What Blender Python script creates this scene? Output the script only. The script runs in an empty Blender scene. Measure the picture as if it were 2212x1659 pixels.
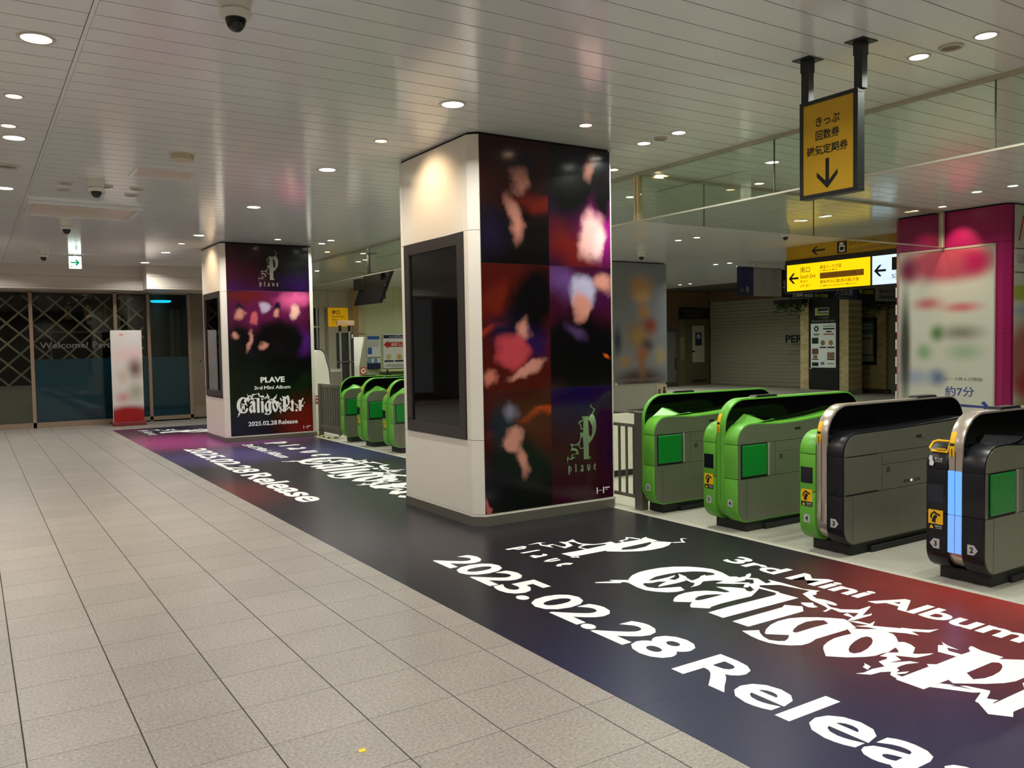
import bpy, bmesh, math, random
from mathutils import Vector, Matrix
random.seed(7)
sc = bpy.context.scene
col = sc.collection

# ------------------------------------------------------------------ camera
EYE = 1.55
cam_d = bpy.data.cameras.new('camera')
cam_d.sensor_fit = 'HORIZONTAL'; cam_d.sensor_width = 36.0
cam_d.lens = 1825.0 * 36.0 / 2212.0
cam_d.clip_end = 200
cam = bpy.data.objects.new('camera', cam_d); col.objects.link(cam)
RX = Vector((0.84134801, -0.54021572, -0.01733488))
DN = Vector((-0.03917575, -0.02896276, -0.9988125))
FW = Vector((0.53907215, 0.84102802, -0.04553112))
m = Matrix.Identity(4)
for i in range(3):
    m[i][0] = RX[i]; m[i][1] = -DN[i]; m[i][2] = -FW[i]
m[2][3] = EYE
cam.matrix_world = m
sc.camera = cam

# ------------------------------------------------------------------ world, exposure
w = bpy.data.worlds.new('world'); sc.world = w; w.use_nodes = True
bg = w.node_tree.nodes['Background']
bg.inputs[0].default_value = (1.0, 0.97, 0.93, 1); bg.inputs[1].default_value = 0.08
sc.view_settings.view_transform = 'Standard'
sc.view_settings.look = 'None'
sc.view_settings.gamma = 1.0
sc.view_settings.use_curve_mapping = False
sc.view_settings.exposure = 0.12
sc.cycles.max_bounces = 5; sc.cycles.diffuse_bounces = 3; sc.cycles.use_adaptive_sampling = True; sc.cycles.adaptive_threshold = 0.08; sc.cycles.adaptive_min_samples = 16; sc.cycles.glossy_bounces = 3; sc.cycles.transparent_max_bounces = 10
sc.cycles.caustics_reflective = False; sc.cycles.caustics_refractive = False
CEIL = 3.355
P_BIG, P_SMALL, P_WARM = 24.0, 17.0, 10.0      # watts of the downlights
COL_HALL = (1.0, 0.975, 0.93); COL_GATE = (0.95, 1.0, 0.89); COL_WARM = (1.0, 0.74, 0.48)

# ------------------------------------------------------------------ helpers
def lin(c):
    c = c / 255.0
    return c / 12.92 if c <= 0.04045 else ((c + 0.055) / 1.055) ** 2.4
def rgb(c): return (lin(c[0]), lin(c[1]), lin(c[2]), 1.0)

MATS = {}
def mat(name, c, rough=0.5, metal=0.0, spec=0.5, emit=0.0, noise=None, rand=0.0, coat=0.0, bump=None):
    """plain procedural material; c is an sRGB colour; noise=(scale, amount)"""
    if name in MATS: return MATS[name]
    mt = bpy.data.materials.new(name); mt.use_nodes = True; MATS[name] = mt
    nt = mt.node_tree; b = nt.nodes['Principled BSDF']
    b.inputs['Base Color'].default_value = rgb(c); b.inputs['Roughness'].default_value = rough
    b.inputs['Metallic'].default_value = metal; b.inputs['Specular IOR Level'].default_value = spec
    b.inputs['Coat Weight'].default_value = coat
    if emit:
        b.inputs['Emission Color'].default_value = rgb(c); b.inputs['Emission Strength'].default_value = emit
    src = None
    if noise or rand:
        hsv = nt.nodes.new('ShaderNodeHueSaturation'); hsv.inputs['Color'].default_value = rgb(c)
        val = nt.nodes.new('ShaderNodeMath'); val.operation = 'ADD'; val.inputs[0].default_value = 1.0; val.inputs[1].default_value = 0.0
        if noise:
            tc = nt.nodes.new('ShaderNodeTexCoord'); nz = nt.nodes.new('ShaderNodeTexNoise')
            nz.inputs['Scale'].default_value = noise[0]; nz.inputs['Detail'].default_value = 4
            nt.links.new(tc.outputs['Object'], nz.inputs['Vector'])
            mr = nt.nodes.new('ShaderNodeMapRange'); mr.inputs[1].default_value = 0.25; mr.inputs[2].default_value = 0.75
            mr.inputs[3].default_value = 1 - noise[1]; mr.inputs[4].default_value = 1 + noise[1]
            nt.links.new(nz.outputs['Fac'], mr.inputs[0]); nt.links.new(mr.outputs[0], val.inputs[0])
        if rand:
            oi = nt.nodes.new('ShaderNodeObjectInfo'); mr2 = nt.nodes.new('ShaderNodeMapRange')
            mr2.inputs[3].default_value = -rand; mr2.inputs[4].default_value = rand
            nt.links.new(oi.outputs['Random'], mr2.inputs[0]); nt.links.new(mr2.outputs[0], val.inputs[1])
        nt.links.new(val.outputs[0], hsv.inputs['Value']); nt.links.new(hsv.outputs[0], b.inputs['Base Color'])
    if bump:
        tc = nt.nodes.new('ShaderNodeTexCoord'); nz = nt.nodes.new('ShaderNodeTexNoise'); nz.inputs['Scale'].default_value = bump[0]
        bp = nt.nodes.new('ShaderNodeBump'); bp.inputs['Strength'].default_value = bump[1]; bp.inputs['Distance'].default_value = 0.002
        nt.links.new(tc.outputs['Object'], nz.inputs['Vector']); nt.links.new(nz.outputs['Fac'], bp.inputs['Height'])
        nt.links.new(bp.outputs[0], b.inputs['Normal'])
    return mt

def blobs(name, base, bl, rough=0.3, spec=0.5, coat=0.0, axes='xz', grain=None, rand=0.0, emit=0.0, warp=None):
    """printed picture made of soft colour patches: bl = (cx, cy, rx, ry, angle_deg, colour, hardness 0..1)"""
    mt = bpy.data.materials.new(name); mt.use_nodes = True; MATS[name] = mt
    nt = mt.node_tree; b = nt.nodes['Principled BSDF']
    b.inputs['Roughness'].default_value = rough; b.inputs['Specular IOR Level'].default_value = spec
    b.inputs['Coat Weight'].default_value = coat; b.inputs['Coat Roughness'].default_value = 0.03
    tc = nt.nodes.new('ShaderNodeTexCoord')
    sp = nt.nodes.new('ShaderNodeSeparateXYZ'); nt.links.new(tc.outputs['Object'], sp.inputs[0])
    cb = nt.nodes.new('ShaderNodeCombineXYZ')
    nt.links.new(sp.outputs[{'x': 0, 'y': 1, 'z': 2}[axes[0]]], cb.inputs[0]); nt.links.new(sp.outputs[{'x': 0, 'y': 1, 'z': 2}[axes[1]]], cb.inputs[1])
    prev = None; pos = cb.outputs[0]
    if warp:
        wn = nt.nodes.new('ShaderNodeTexNoise'); wn.inputs['Scale'].default_value = warp[0]; wn.inputs['Detail'].default_value = 3
        nt.links.new(tc.outputs['Object'], wn.inputs['Vector'])
        ws = nt.nodes.new('ShaderNodeVectorMath'); ws.operation = 'SUBTRACT'; ws.inputs[1].default_value = (.5, .5, .5); nt.links.new(wn.outputs['Color'], ws.inputs[0])
        wm = nt.nodes.new('ShaderNodeVectorMath'); wm.operation = 'SCALE'; wm.inputs['Scale'].default_value = warp[1]; nt.links.new(ws.outputs[0], wm.inputs[0])
        wa = nt.nodes.new('ShaderNodeVectorMath'); wa.operation = 'ADD'; nt.links.new(cb.outputs[0], wa.inputs[0]); nt.links.new(wm.outputs[0], wa.inputs[1]); pos = wa.outputs[0]
    for (cx, cy, rx, ry, ang, c, hard) in bl:
        mp = nt.nodes.new('ShaderNodeMapping'); mp.vector_type = 'TEXTURE'
        mp.inputs['Location'].default_value = (cx, cy, 0); mp.inputs['Rotation'].default_value = (0, 0, math.radians(ang)); mp.inputs['Scale'].default_value = (rx, ry, 1)
        nt.links.new(pos, mp.inputs[0])
        ln = nt.nodes.new('ShaderNodeVectorMath'); ln.operation = 'LENGTH'; nt.links.new(mp.outputs[0], ln.inputs[0])
        mr = nt.nodes.new('ShaderNodeMapRange'); mr.interpolation_type = 'SMOOTHSTEP'
        mr.inputs[1].default_value = hard; mr.inputs[2].default_value = 1.0 + 1e-3; mr.inputs[3].default_value = 1; mr.inputs[4].default_value = 0
        nt.links.new(ln.outputs['Value'], mr.inputs[0])
        mx = nt.nodes.new('ShaderNodeMix'); mx.data_type = 'RGBA'
        nt.links.new(mr.outputs[0], mx.inputs[0])
        if prev is None: mx.inputs[6].default_value = rgb(base)
        else: nt.links.new(prev, mx.inputs[6])
        mx.inputs[7].default_value = rgb(c); prev = mx.outputs[2]
    if prev is None:
        r0 = nt.nodes.new('ShaderNodeRGB'); r0.outputs[0].default_value = rgb(base); prev = r0.outputs[0]
    if grain or rand:
        hsv = nt.nodes.new('ShaderNodeHueSaturation'); nt.links.new(prev, hsv.inputs['Color'])
        val = nt.nodes.new('ShaderNodeMath'); val.operation = 'ADD'; val.inputs[0].default_value = 1.0; val.inputs[1].default_value = 0.0
        if grain:
            nz = nt.nodes.new('ShaderNodeTexNoise'); nz.inputs['Scale'].default_value = grain[0]; nz.inputs['Detail'].default_value = 5
            nt.links.new(tc.outputs['Object'], nz.inputs['Vector'])
            mr = nt.nodes.new('ShaderNodeMapRange'); mr.inputs[1].default_value = .25; mr.inputs[2].default_value = .75; mr.inputs[3].default_value = 1 - grain[1]; mr.inputs[4].default_value = 1 + grain[1]
            nt.links.new(nz.outputs['Fac'], mr.inputs[0]); nt.links.new(mr.outputs[0], val.inputs[0])
        if rand:
            oi = nt.nodes.new('ShaderNodeObjectInfo'); mr2 = nt.nodes.new('ShaderNodeMapRange'); mr2.inputs[3].default_value = -rand; mr2.inputs[4].default_value = rand
            nt.links.new(oi.outputs['Random'], mr2.inputs[0]); nt.links.new(mr2.outputs[0], val.inputs[1])
        nt.links.new(val.outputs[0], hsv.inputs['Value']); prev = hsv.outputs[0]
    nt.links.new(prev, b.inputs['Base Color'])
    if emit:
        nt.links.new(prev, b.inputs['Emission Color']); b.inputs['Emission Strength'].default_value = emit
    return mt

def glass_mat(name, tint, refl=1.0, haze=0.0, hazec=(200, 200, 190)):
    mt = bpy.data.materials.new(name); mt.use_nodes = True; MATS[name] = mt
    nt = mt.node_tree; nt.nodes.clear()
    out = nt.nodes.new('ShaderNodeOutputMaterial'); tr = nt.nodes.new('ShaderNodeBsdfTransparent'); tr.inputs[0].default_value = rgb(tint)
    gl = nt.nodes.new('ShaderNodeBsdfGlossy'); gl.inputs['Roughness'].default_value = 0.02
    fr = nt.nodes.new('ShaderNodeFresnel'); fr.inputs[0].default_value = 1.45
    ml = nt.nodes.new('ShaderNodeMath'); ml.operation = 'MULTIPLY'; ml.inputs[1].default_value = refl; nt.links.new(fr.outputs[0], ml.inputs[0])
    mx = nt.nodes.new('ShaderNodeMixShader'); nt.links.new(ml.outputs[0], mx.inputs[0])
    base = tr
    if haze:
        df = nt.nodes.new('ShaderNodeBsdfDiffuse'); df.inputs[0].default_value = rgb(hazec)
        m2 = nt.nodes.new('ShaderNodeMixShader'); m2.inputs[0].default_value = haze
        nt.links.new(tr.outputs[0], m2.inputs[1]); nt.links.new(df.outputs[0], m2.inputs[2]); base = m2
    nt.links.new(base.outputs[0], mx.inputs[1]); nt.links.new(gl.outputs[0], mx.inputs[2]); nt.links.new(mx.outputs[0], out.inputs[0])
    return mt

class MB:
    """collects shapes into one mesh"""
    def __init__(s): s.v = []; s.f = []
    def add(s, vs, fs):
        o = len(s.v); s.v += [tuple(v) for v in vs]; s.f += [tuple(i + o for i in f) for f in fs]; return s
    def box(s, x0, x1, y0, y1, z0, z1):
        vs = [(x, y, z) for z in (z0, z1) for y in (y0, y1) for x in (x0, x1)]
        return s.add(vs, [(0, 2, 3, 1), (4, 5, 7, 6), (0, 1, 5, 4), (2, 6, 7, 3), (0, 4, 6, 2), (1, 3, 7, 5)])
    def prism(s, poly, a0, a1, axis='y'):
        """polygon extruded along an axis: axis y -> poly is (x,z); z -> (x,y); x -> (y,z)"""
        n = len(poly)
        def P(p, a): return (p[0], a, p[1]) if axis == 'y' else ((p[0], p[1], a) if axis == 'z' else (a, p[0], p[1]))
        vs = [P(p, a0) for p in poly] + [P(p, a1) for p in poly]
        fs = [tuple(range(n)), tuple(range(2 * n - 1, n - 1, -1))] + [(i, i + n, (i + 1) % n + n, (i + 1) % n) for i in range(n)]
        return s.add(vs, fs)
    def cyl(s, c, r, h, axis='z', n=20, r2=None):
        r2 = r if r2 is None else r2; vs = []
        for k, rr in ((0, r), (1, r2)):
            for i in range(n):
                a = 2 * math.pi * i / n; p = (rr * math.cos(a), rr * math.sin(a))
                vs.append({'z': (c[0] + p[0], c[1] + p[1], c[2] + h * k), 'y': (c[0] + p[0], c[1] + h * k, c[2] + p[1]), 'x': (c[0] + h * k, c[1] + p[0], c[2] + p[1])}[axis])
        return s.add(vs, [tuple(range(n)), tuple(range(2 * n - 1, n - 1, -1))] + [(i, (i + 1) % n, (i + 1) % n + n, i + n) for i in range(n)])
    def lathe(s, prof, c=(0, 0, 0), n=24):
        vs = []; fs = []; k = len(prof)
        for i in range(n):
            a = 2 * math.pi * i / n
            vs += [(c[0] + r * math.cos(a), c[1] + r * math.sin(a), c[2] + z) for r, z in prof]
        for i in range(n):
            j = (i + 1) % n
            fs += [(i * k + q, j * k + q, j * k + q + 1, i * k + q + 1) for q in range(k - 1)]
        return s.add(vs, fs)
    def tube(s, pts, r, n=8):
        pts = [Vector(p) for p in pts]; o = len(s.v); fs = []; vs = []
        for i, p in enumerate(pts):
            t = (pts[min(i + 1, len(pts) - 1)] - pts[max(i - 1, 0)]).normalized()
            a = t.cross(Vector((0, 0, 1)));
            if a.length < 1e-3: a = t.cross(Vector((1, 0, 0)))
            a.normalize(); b2 = t.cross(a)
            vs += [p + a * r * math.cos(2 * math.pi * q / n) + b2 * r * math.sin(2 * math.pi * q / n) for q in range(n)]
        for i in range(len(pts) - 1):
            fs += [(i * n + q, i * n + (q + 1) % n, (i + 1) * n + (q + 1) % n, (i + 1) * n + q) for q in range(n)]
        fs += [tuple(range(n)), tuple(range(len(pts) * n - 1, (len(pts) - 1) * n - 1, -1))]
        return s.add(vs, fs)
    def bar(s, a, b2, w, d):
        """flat bar from a to b2 in the xz plane, width w, depth d along y"""
        a = Vector(a); b2 = Vector(b2); t = (b2 - a).normalized(); nrm = Vector((-t.z, 0, t.x)) * w / 2; dy = Vector((0, d / 2, 0))
        vs = [a - nrm - dy, a + nrm - dy, b2 + nrm - dy, b2 - nrm - dy, a - nrm + dy, a + nrm + dy, b2 + nrm + dy, b2 - nrm + dy]
        return s.add(vs, [(0, 1, 2, 3), (7, 6, 5, 4), (0, 4, 5, 1), (1, 5, 6, 2), (2, 6, 7, 3), (3, 7, 4, 0)])
    def mesh(s, name, bevel=0.0, smooth=False, seg=2):
        me = bpy.data.meshes.new(name); me.from_pydata(s.v, [], s.f)
        bm = bmesh.new(); bm.from_mesh(me)
        bmesh.ops.recalc_face_normals(bm, faces=bm.faces)
        if bevel:
            es = [e for e in bm.edges if len(e.link_faces) == 2 and e.calc_face_angle(0) > 0.6]
            bmesh.ops.bevel(bm, geom=es, offset=bevel, segments=seg, profile=0.5, affect='EDGES', clamp_overlap=True)
        if smooth:
            for f in bm.faces: f.smooth = True
            for e in bm.edges:
                e.smooth = not (len(e.link_faces) == 2 and e.calc_face_angle(0) > 0.7)
        bm.to_mesh(me); bm.free(); return me

def link(name, me, mt, parent=None, loc=(0, 0, 0)):
    o = bpy.data.objects.new(name, me); col.objects.link(o); o.location = loc
    if mt is not None and (not me.materials): me.materials.append(mt)
    if parent: o.parent = parent
    return o
def ob(name, mb, mt, parent=None, loc=(0, 0, 0), bevel=0.0, smooth=False, seg=2):
    return link(name, mb.mesh(name, bevel, smooth, seg), mt, parent, loc)
def tag(o, label, cat, group=None, kind=None):
    o['label'] = label; o['category'] = cat
    if group: o['group'] = group
    if kind: o['kind'] = kind
    return o
def thing(name, label, cat, loc=(0, 0, 0), group=None, kind=None):
    o = bpy.data.objects.new(name, None); col.objects.link(o); o.location = loc; o.empty_display_size = 0.1
    return tag(o, label, cat, group, kind)
def struct(name, label=None, loc=(0, 0, 0)):
    o = bpy.data.objects.new(name, None); col.objects.link(o); o.location = loc; o['kind'] = 'structure'
    if label: o['label'] = label
    return o

def curve_mesh(cu):
    o = bpy.data.objects.new('tmp', cu)
    me = bpy.data.meshes.new_from_object(o); bpy.data.objects.remove(o); bpy.data.curves.remove(cu)
    me.materials.clear(); return me
def bounds(me):
    xs = [v.co.x for v in me.vertices]; ys = [v.co.y for v in me.vertices]
    return min(xs), max(xs), min(ys), max(ys)
def lay(me, O, U, V, fit=None, scale=1.0, align='l'):
    """lay a flat mesh (x,y) on the plane O + U x + V y; fit=(width,height or None)"""
    O, U, V = Vector(O), Vector(U), Vector(V); x0, x1, y0, y1 = bounds(me)
    sx = sy = scale
    if fit:
        if fit[0]: sx = fit[0] / (x1 - x0)
        if fit[1]: sy = fit[1] / (y1 - y0)
        if not fit[0]: sx = sy
        if not fit[1]: sy = sx
    else: x0 = y0 = 0
    if align == 'c': x0 = (x0 + x1) / 2; y0 = (y0 + y1) / 2
    for v in me.vertices: v.co = O + U * ((v.co.x - x0) * sx) + V * ((v.co.y - y0) * sy)
    N = U.cross(V); me.update()
    if len(me.polygons) and me.polygons[0].normal.dot(N) < 0: me.flip_normals()
    return me
def text(name, body, O, U, V, fit, mt, parent=None, bold=0.0, align='l', spacing=1.0):
    cu = bpy.data.curves.new('t', 'FONT'); cu.body = body; cu.offset = bold; cu.space_character = spacing; cu.resolution_u = 3; cu.size = 1.0
    me = curve_mesh(cu); me.name = name
    return link(name, lay(me, O, U, V, fit, align=align), mt, parent)
def fill_mesh(shapes, step=0.0):
    bm = bmesh.new()
    for k, loops in enumerate(shapes):
        cu = bpy.data.curves.new('p', 'CURVE'); cu.dimensions = '2D'; cu.fill_mode = 'BOTH'
        for lp in loops:
            sp = cu.splines.new('POLY'); sp.points.add(len(lp) - 1); sp.use_cyclic_u = True
            for q, p in zip(sp.points, lp): q.co = (p[0], p[1], 0, 1)
        me = curve_mesh(cu)
        for v in me.vertices: v.co.z = k * step      # keep overlapping strokes from coinciding
        bm.from_mesh(me); bpy.data.meshes.remove(me)
    me = bpy.data.meshes.new('fill'); bm.to_mesh(me); bm.free()
    return me
def shape(name, shapes, O, U, V, mt, parent=None, su=1.0, sv=None):
    me = fill_mesh(shapes, 0.00007); O, U, V = Vector(O), Vector(U), Vector(V); sv = su if sv is None else sv
    for v in me.vertices: v.co = O + U * (v.co.x * su) + V * (v.co.y * sv) + U.cross(V) * v.co.z
    me.update(); N = U.cross(V)
    bm = bmesh.new(); bm.from_mesh(me)
    for f in bm.faces:
        f.normal_update()
        if f.normal.dot(N) < 0: f.normal_flip()
    bm.to_mesh(me); bm.free(); me.name = name
    return link(name, me, mt, parent)
def arc(cx, cz, r, a0, a1, n=8):
    return [(cx + r * math.cos(math.radians(a0 + (a1 - a0) * i / n)), cz + r * math.sin(math.radians(a0 + (a1 - a0) * i / n))) for i in range(n + 1)]
def clipz(poly, z0, z1):
    def half(p, z, keep_above):
        out = []
        for i in range(len(p)):
            a, b2 = p[i], p[(i + 1) % len(p)]
            ia = (a[1] >= z) == keep_above; ib = (b2[1] >= z) == keep_above
            if ia: out.append(a)
            if ia != ib:
                t = (z - a[1]) / (b2[1] - a[1]); out.append((a[0] + t * (b2[0] - a[0]), z))
        return out
    return half(half(poly, z0, True), z1, False)
def inset(poly, d):
    n = len(poly); out = []
    area = sum(poly[i][0] * poly[(i + 1) % n][1] - poly[(i + 1) % n][0] * poly[i][1] for i in range(n))
    s = 1 if area > 0 else -1
    for i in range(n):
        a, b2, c = Vector(poly[i - 1]), Vector(poly[i]), Vector(poly[(i + 1) % n])
        e1, e2 = (b2 - a), (c - b2)
        if e1.length < 1e-6 or e2.length < 1e-6: continue
        n1 = Vector((-e1.y, e1.x)).normalized() * s; n2 = Vector((-e2.y, e2.x)).normalized() * s
        k = n1 + n2
        k = k / max(k.length_squared / 2, 0.3); out.append(tuple(b2 + k * d))
    return out

# ------------------------------------------------------------------ shared materials
WHITE_PANEL = mat('white_panel', (230, 224, 210), 0.28, spec=0.5, noise=(1.2, 0.02))
STEEL = mat('brushed_steel', (150, 148, 140), 0.32, metal=1.0, noise=(30, 0.04))
STEEL_DK = mat('dull_steel', (112, 108, 98), 0.35, metal=0.35)
CHROME = mat('polished_steel', (205, 205, 205), 0.10, metal=1.0)
BLACK = mat('black_plastic', (16, 16, 18), 0.30)
BLACK_MATT = mat('black_matt', (10, 10, 10), 0.7)
DARK_FRAME = mat('dark_frame', (52, 47, 44), 0.35)
INK = mat('black_ink', (14, 14, 14), 0.6)
INK_GREY = mat('grey_ink', (95, 95, 92), 0.6)
WHITE_INK = mat('white_ink', (240, 240, 238), 0.5)
PAPER = mat('white_paper', (222, 222, 214), 0.6)
WHITE_PLASTIC = mat('white_plastic', (225, 222, 212), 0.35)
YELLOW = mat('yellow_sign', (214, 168, 30), 0.5)
YELLOW_STICKER = mat('yellow_sticker', (245, 190, 10), 0.4)
RED = mat('red_print', (190, 40, 36), 0.45)
NAVY = mat('navy_print', (26, 30, 66), 0.5)
TEAL = mat('teal_film', (10, 50, 66), 0.25)
SILVER_FOIL = mat('silver_foil', (190, 190, 182), 0.1, metal=.75)
X, Y, Z = Vector((1, 0, 0)), Vector((0, 1, 0)), Vector((0, 0, 1))
# ------------------------------------------------------------------ lettering outlines (metres)
CALIGO=[[[(.379,.209),(.378,.144),(.350,.087),(.297,.042),(.235,.011),(.163,.011),(.099,.023),(.054,.033),(.022,.025),(.010,.003),(.026,-.010),(-.074,-.141),(-.089,-.132),(-.058,-.066),(-.032,-.018),(-.068,-.030),(-.071,-.018),(-.001,.077),(-.027,.102),(-.076,.174),(-.106,.260),(-.113,.347),(-.104,.449),(-.070,.544),(-.012,.623),(.057,.676),(.130,.709),(.229,.699),(.329,.663),(.355,.699),(.382,.697),(.385,.755),(.361,.785),(.351,.833),(.368,.825),(.404,.781),(.426,.735),(.431,.697),(.450,.678),(.446,.634),(.435,.584),(.503,.662),(.517,.638),(.461,.555),(.385,.472),(.376,.557),(.336,.523),(.307,.444),(.347,.376),(.357,.333),(.355,.282),(.340,.323),(.303,.374),(.285,.364),(.227,.374),(.185,.385),(.231,.364),(.237,.278),(.233,.197),(.229,.130),(.209,.145),(.183,.211),(.172,.254),(.140,.205),(.141,.152),(.112,.107),(.140,.079),(.194,.066),(.243,.092),(.278,.162),(.310,.241)],[(.081,.174),(.043,.274),(.042,.382),(.053,.461),(.096,.566),(.147,.620),(.197,.640),(.228,.635),(.238,.611),(.224,.552),(.202,.568),(.209,.515),(.228,.496),(.250,.420),(.245,.398),(.182,.418),(.161,.435),(.077,.445),(.142,.393),(.163,.362),(.175,.318),(.145,.306),(.143,.288),(.116,.374),(.091,.401),(.103,.325),(.104,.257),(.098,.197)]],
[[(.487,.012),(.458,.049),(.431,.105),(.422,.172),(.434,.243),(.464,.304),(.510,.348),(.560,.375),(.572,.405),(.548,.414),(.501,.417),(.441,.420),(.504,.488),(.571,.536),(.616,.507),(.641,.513),(.622,.570),(.637,.588),(.709,.445),(.704,.311),(.703,.184),(.713,.099),(.729,.066),(.654,-.007),(.630,.008),(.605,.036),(.585,.071),(.518,-.009),(.503,-.004)],[(.546,.131),(.524,.179),(.526,.240),(.552,.297),(.582,.331),(.585,.263),(.586,.173),(.581,.128),(.563,.117)]],
[[(.778,.006),(.771,.164),(.776,.576),(.761,.635),(.896,.642),(.894,.032),(.895,.002)]],
[[(.965,.000),(.959,.423),(.937,.466),(1.017,.527),(1.078,.458),(1.077,.002)]],
[[(.962,.580),(1.008,.633),(1.036,.603),(1.077,.587),(1.069,.557),(1.045,.542),(.992,.555)]],
[[(1.197,-.006),(1.161,.046),(1.126,.123),(1.108,.206),(1.112,.288),(1.143,.365),(1.191,.432),(1.248,.488),(1.297,.527),(1.336,.512),(1.427,.449),(1.411,.395),(1.413,.366),(1.410,.134),(1.422,.094),(1.429,.056),(1.427,.006),(1.397,-.044),(1.357,-.082),(1.308,-.104),(1.250,-.110),(1.186,-.101),(1.103,-.077),(1.148,.007),(1.178,-.022),(1.227,-.054),(1.279,-.069),(1.318,-.046),(1.337,-.017),(1.324,.023),(1.292,.073),(1.211,-.013)],[(1.263,.137),(1.243,.170),(1.217,.239),(1.205,.318),(1.219,.382),(1.246,.419),(1.294,.393),(1.288,.275),(1.289,.137),(1.277,.125)]],
[[(1.521,.048),(1.495,.085),(1.472,.146),(1.457,.221),(1.459,.292),(1.466,.352),(1.411,.397),(1.426,.428),(1.500,.517),(1.592,.523),(1.626,.497),(1.672,.445),(1.717,.350),(1.734,.267),(1.727,.230),(1.727,.174),(1.709,.122),(1.663,.045),(1.592,-.026)],[(1.600,.140),(1.571,.192),(1.545,.267),(1.532,.335),(1.536,.380),(1.560,.384),(1.592,.351),(1.621,.299),(1.647,.225),(1.658,.160),(1.650,.118),(1.629,.111)]],
[[(1.954,-.012),(1.952,.038),(1.953,.252),(1.929,.274),(1.958,.307),(1.956,.524),(1.959,.598),(1.932,.631),(1.920,.663),(1.923,.678),(1.985,.653),(2.090,.653),(2.090,.611),(2.163,.696),(2.201,.701),(2.233,.656),(2.261,.569),(2.273,.471),(2.272,.401),(2.254,.340),(2.211,.264),(2.126,.154),(2.092,.176),(2.091,.109),(2.089,.028),(2.089,-.014)],[(2.095,.320),(2.093,.542),(2.114,.565),(2.136,.550),(2.156,.514),(2.173,.459),(2.180,.385),(2.175,.324),(2.153,.271)]],
[[(2.087,.030),(2.094,.108),(2.141,.140),(2.132,.119),(2.171,.141),(2.218,.159),(2.158,.152),(2.173,.173),(2.261,.206),(2.270,.192),(2.297,.114),(2.333,.137),(2.335,.085),(2.292,.040),(2.281,.051),(2.249,.156),(2.232,.127)]],
[[(1.678,.435),(1.696,.460),(1.732,.455),(1.774,.430),(1.797,.383),(1.815,.345),(1.833,.363),(1.871,.433),(1.871,.390),(1.856,.308),(1.780,.253),(1.831,.223),(1.818,.146),(1.862,.241),(1.900,.261),(1.876,.195),(1.873,.157),(1.877,.115),(1.900,.100),(1.909,.065),(1.926,.104),(1.935,.125),(1.941,.086),(1.921,.042),(1.952,.040),(1.955,-.000),(1.912,.014),(1.903,.025),(1.890,.054),(1.865,.010),(1.858,-.054),(1.809,-.101),(1.824,-.056),(1.819,.009),(1.834,.086),(1.781,.118),(1.783,.180),(1.770,.204),(1.742,.185),(1.735,.260),(1.766,.303),(1.740,.337),(1.717,.350)]],
[[(1.754,.046),(1.797,.033),(1.814,-.015),(1.778,-.002),(1.772,.023)]],
[[(1.819,.555),(1.835,.578),(1.802,.615),(1.855,.587),(1.916,.574),(1.865,.556),(1.892,.522),(1.956,.524),(1.955,.479),(1.871,.466)]],
[[(.432,.694),(.416,.733),(.469,.774),(.576,.729),(.578,.775),(.532,.801),(.538,.809),(.643,.820),(.796,.818),(.879,.864),(.882,.828),(.917,.782),(.911,.748),(.966,.719),(1.011,.737),(1.076,.733),(1.116,.714),(1.119,.689),(1.058,.682),(1.120,.646),(1.181,.659),(1.242,.733),(1.240,.842),(1.252,.828),(1.316,.662),(1.328,.713),(1.322,.739),(1.345,.702),(1.343,.643),(1.341,.552),(1.323,.516),(1.306,.581),(1.251,.583),(1.244,.596),(1.243,.629),(1.309,.596),(1.280,.679),(1.210,.606),(1.144,.621),(1.159,.547),(1.142,.546),(1.132,.603),(1.098,.628),(1.010,.654),(.971,.663),(.858,.728),(.843,.814),(.649,.770),(.582,.665),(.638,.587),(.613,.567),(.557,.603),(.569,.562),(.549,.550),(.509,.608),(.531,.667),(.470,.730)]],
[[(.591,.634),(.751,.647),(.774,.612),(.767,.590),(.748,.616),(.629,.604)]],
[[(1.328,.513),(1.365,.554),(1.427,.565),(1.416,.631),(1.455,.551),(1.568,.635),(1.559,.644),(1.613,.679),(1.666,.731),(1.690,.785),(1.689,.693),(1.627,.636),(1.686,.609),(1.626,.584),(1.575,.543),(1.535,.478),(1.498,.416),(1.411,.397),(1.501,.522),(1.455,.510),(1.403,.467),(1.436,.545),(1.382,.523)]],
[[(2.298,.408),(2.416,.519),(2.439,.418),(2.473,.383),(2.436,.319),(2.428,.070),(2.453,.019),(2.381,-.035),(2.296,.044),(2.341,.091),(2.340,.340)]],
[[(2.437,.368),(2.680,.232),(2.679,.182),(2.522,.265)]],
[[(2.497,.016),(2.578,.079),(2.638,.009),(2.565,-.045)]],
[[(2.670,.465),(2.794,.468),(2.881,.405),(2.826,.374),(2.830,.216),(2.796,-.025),(2.673,-.010),(2.699,.256)]],
[[(2.830,.491),(2.885,.555),(2.929,.536),(2.882,.447),(2.811,.450)]],
[[(2.803,.184),(2.912,.278),(2.890,.146)]],
[[(2.555,.180),(2.591,.195),(2.694,.123),(2.640,.092),(2.563,.146)]],
[[(2.932,.344),(2.969,.367),(2.976,.325),(2.940,.302)]],
]
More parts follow.
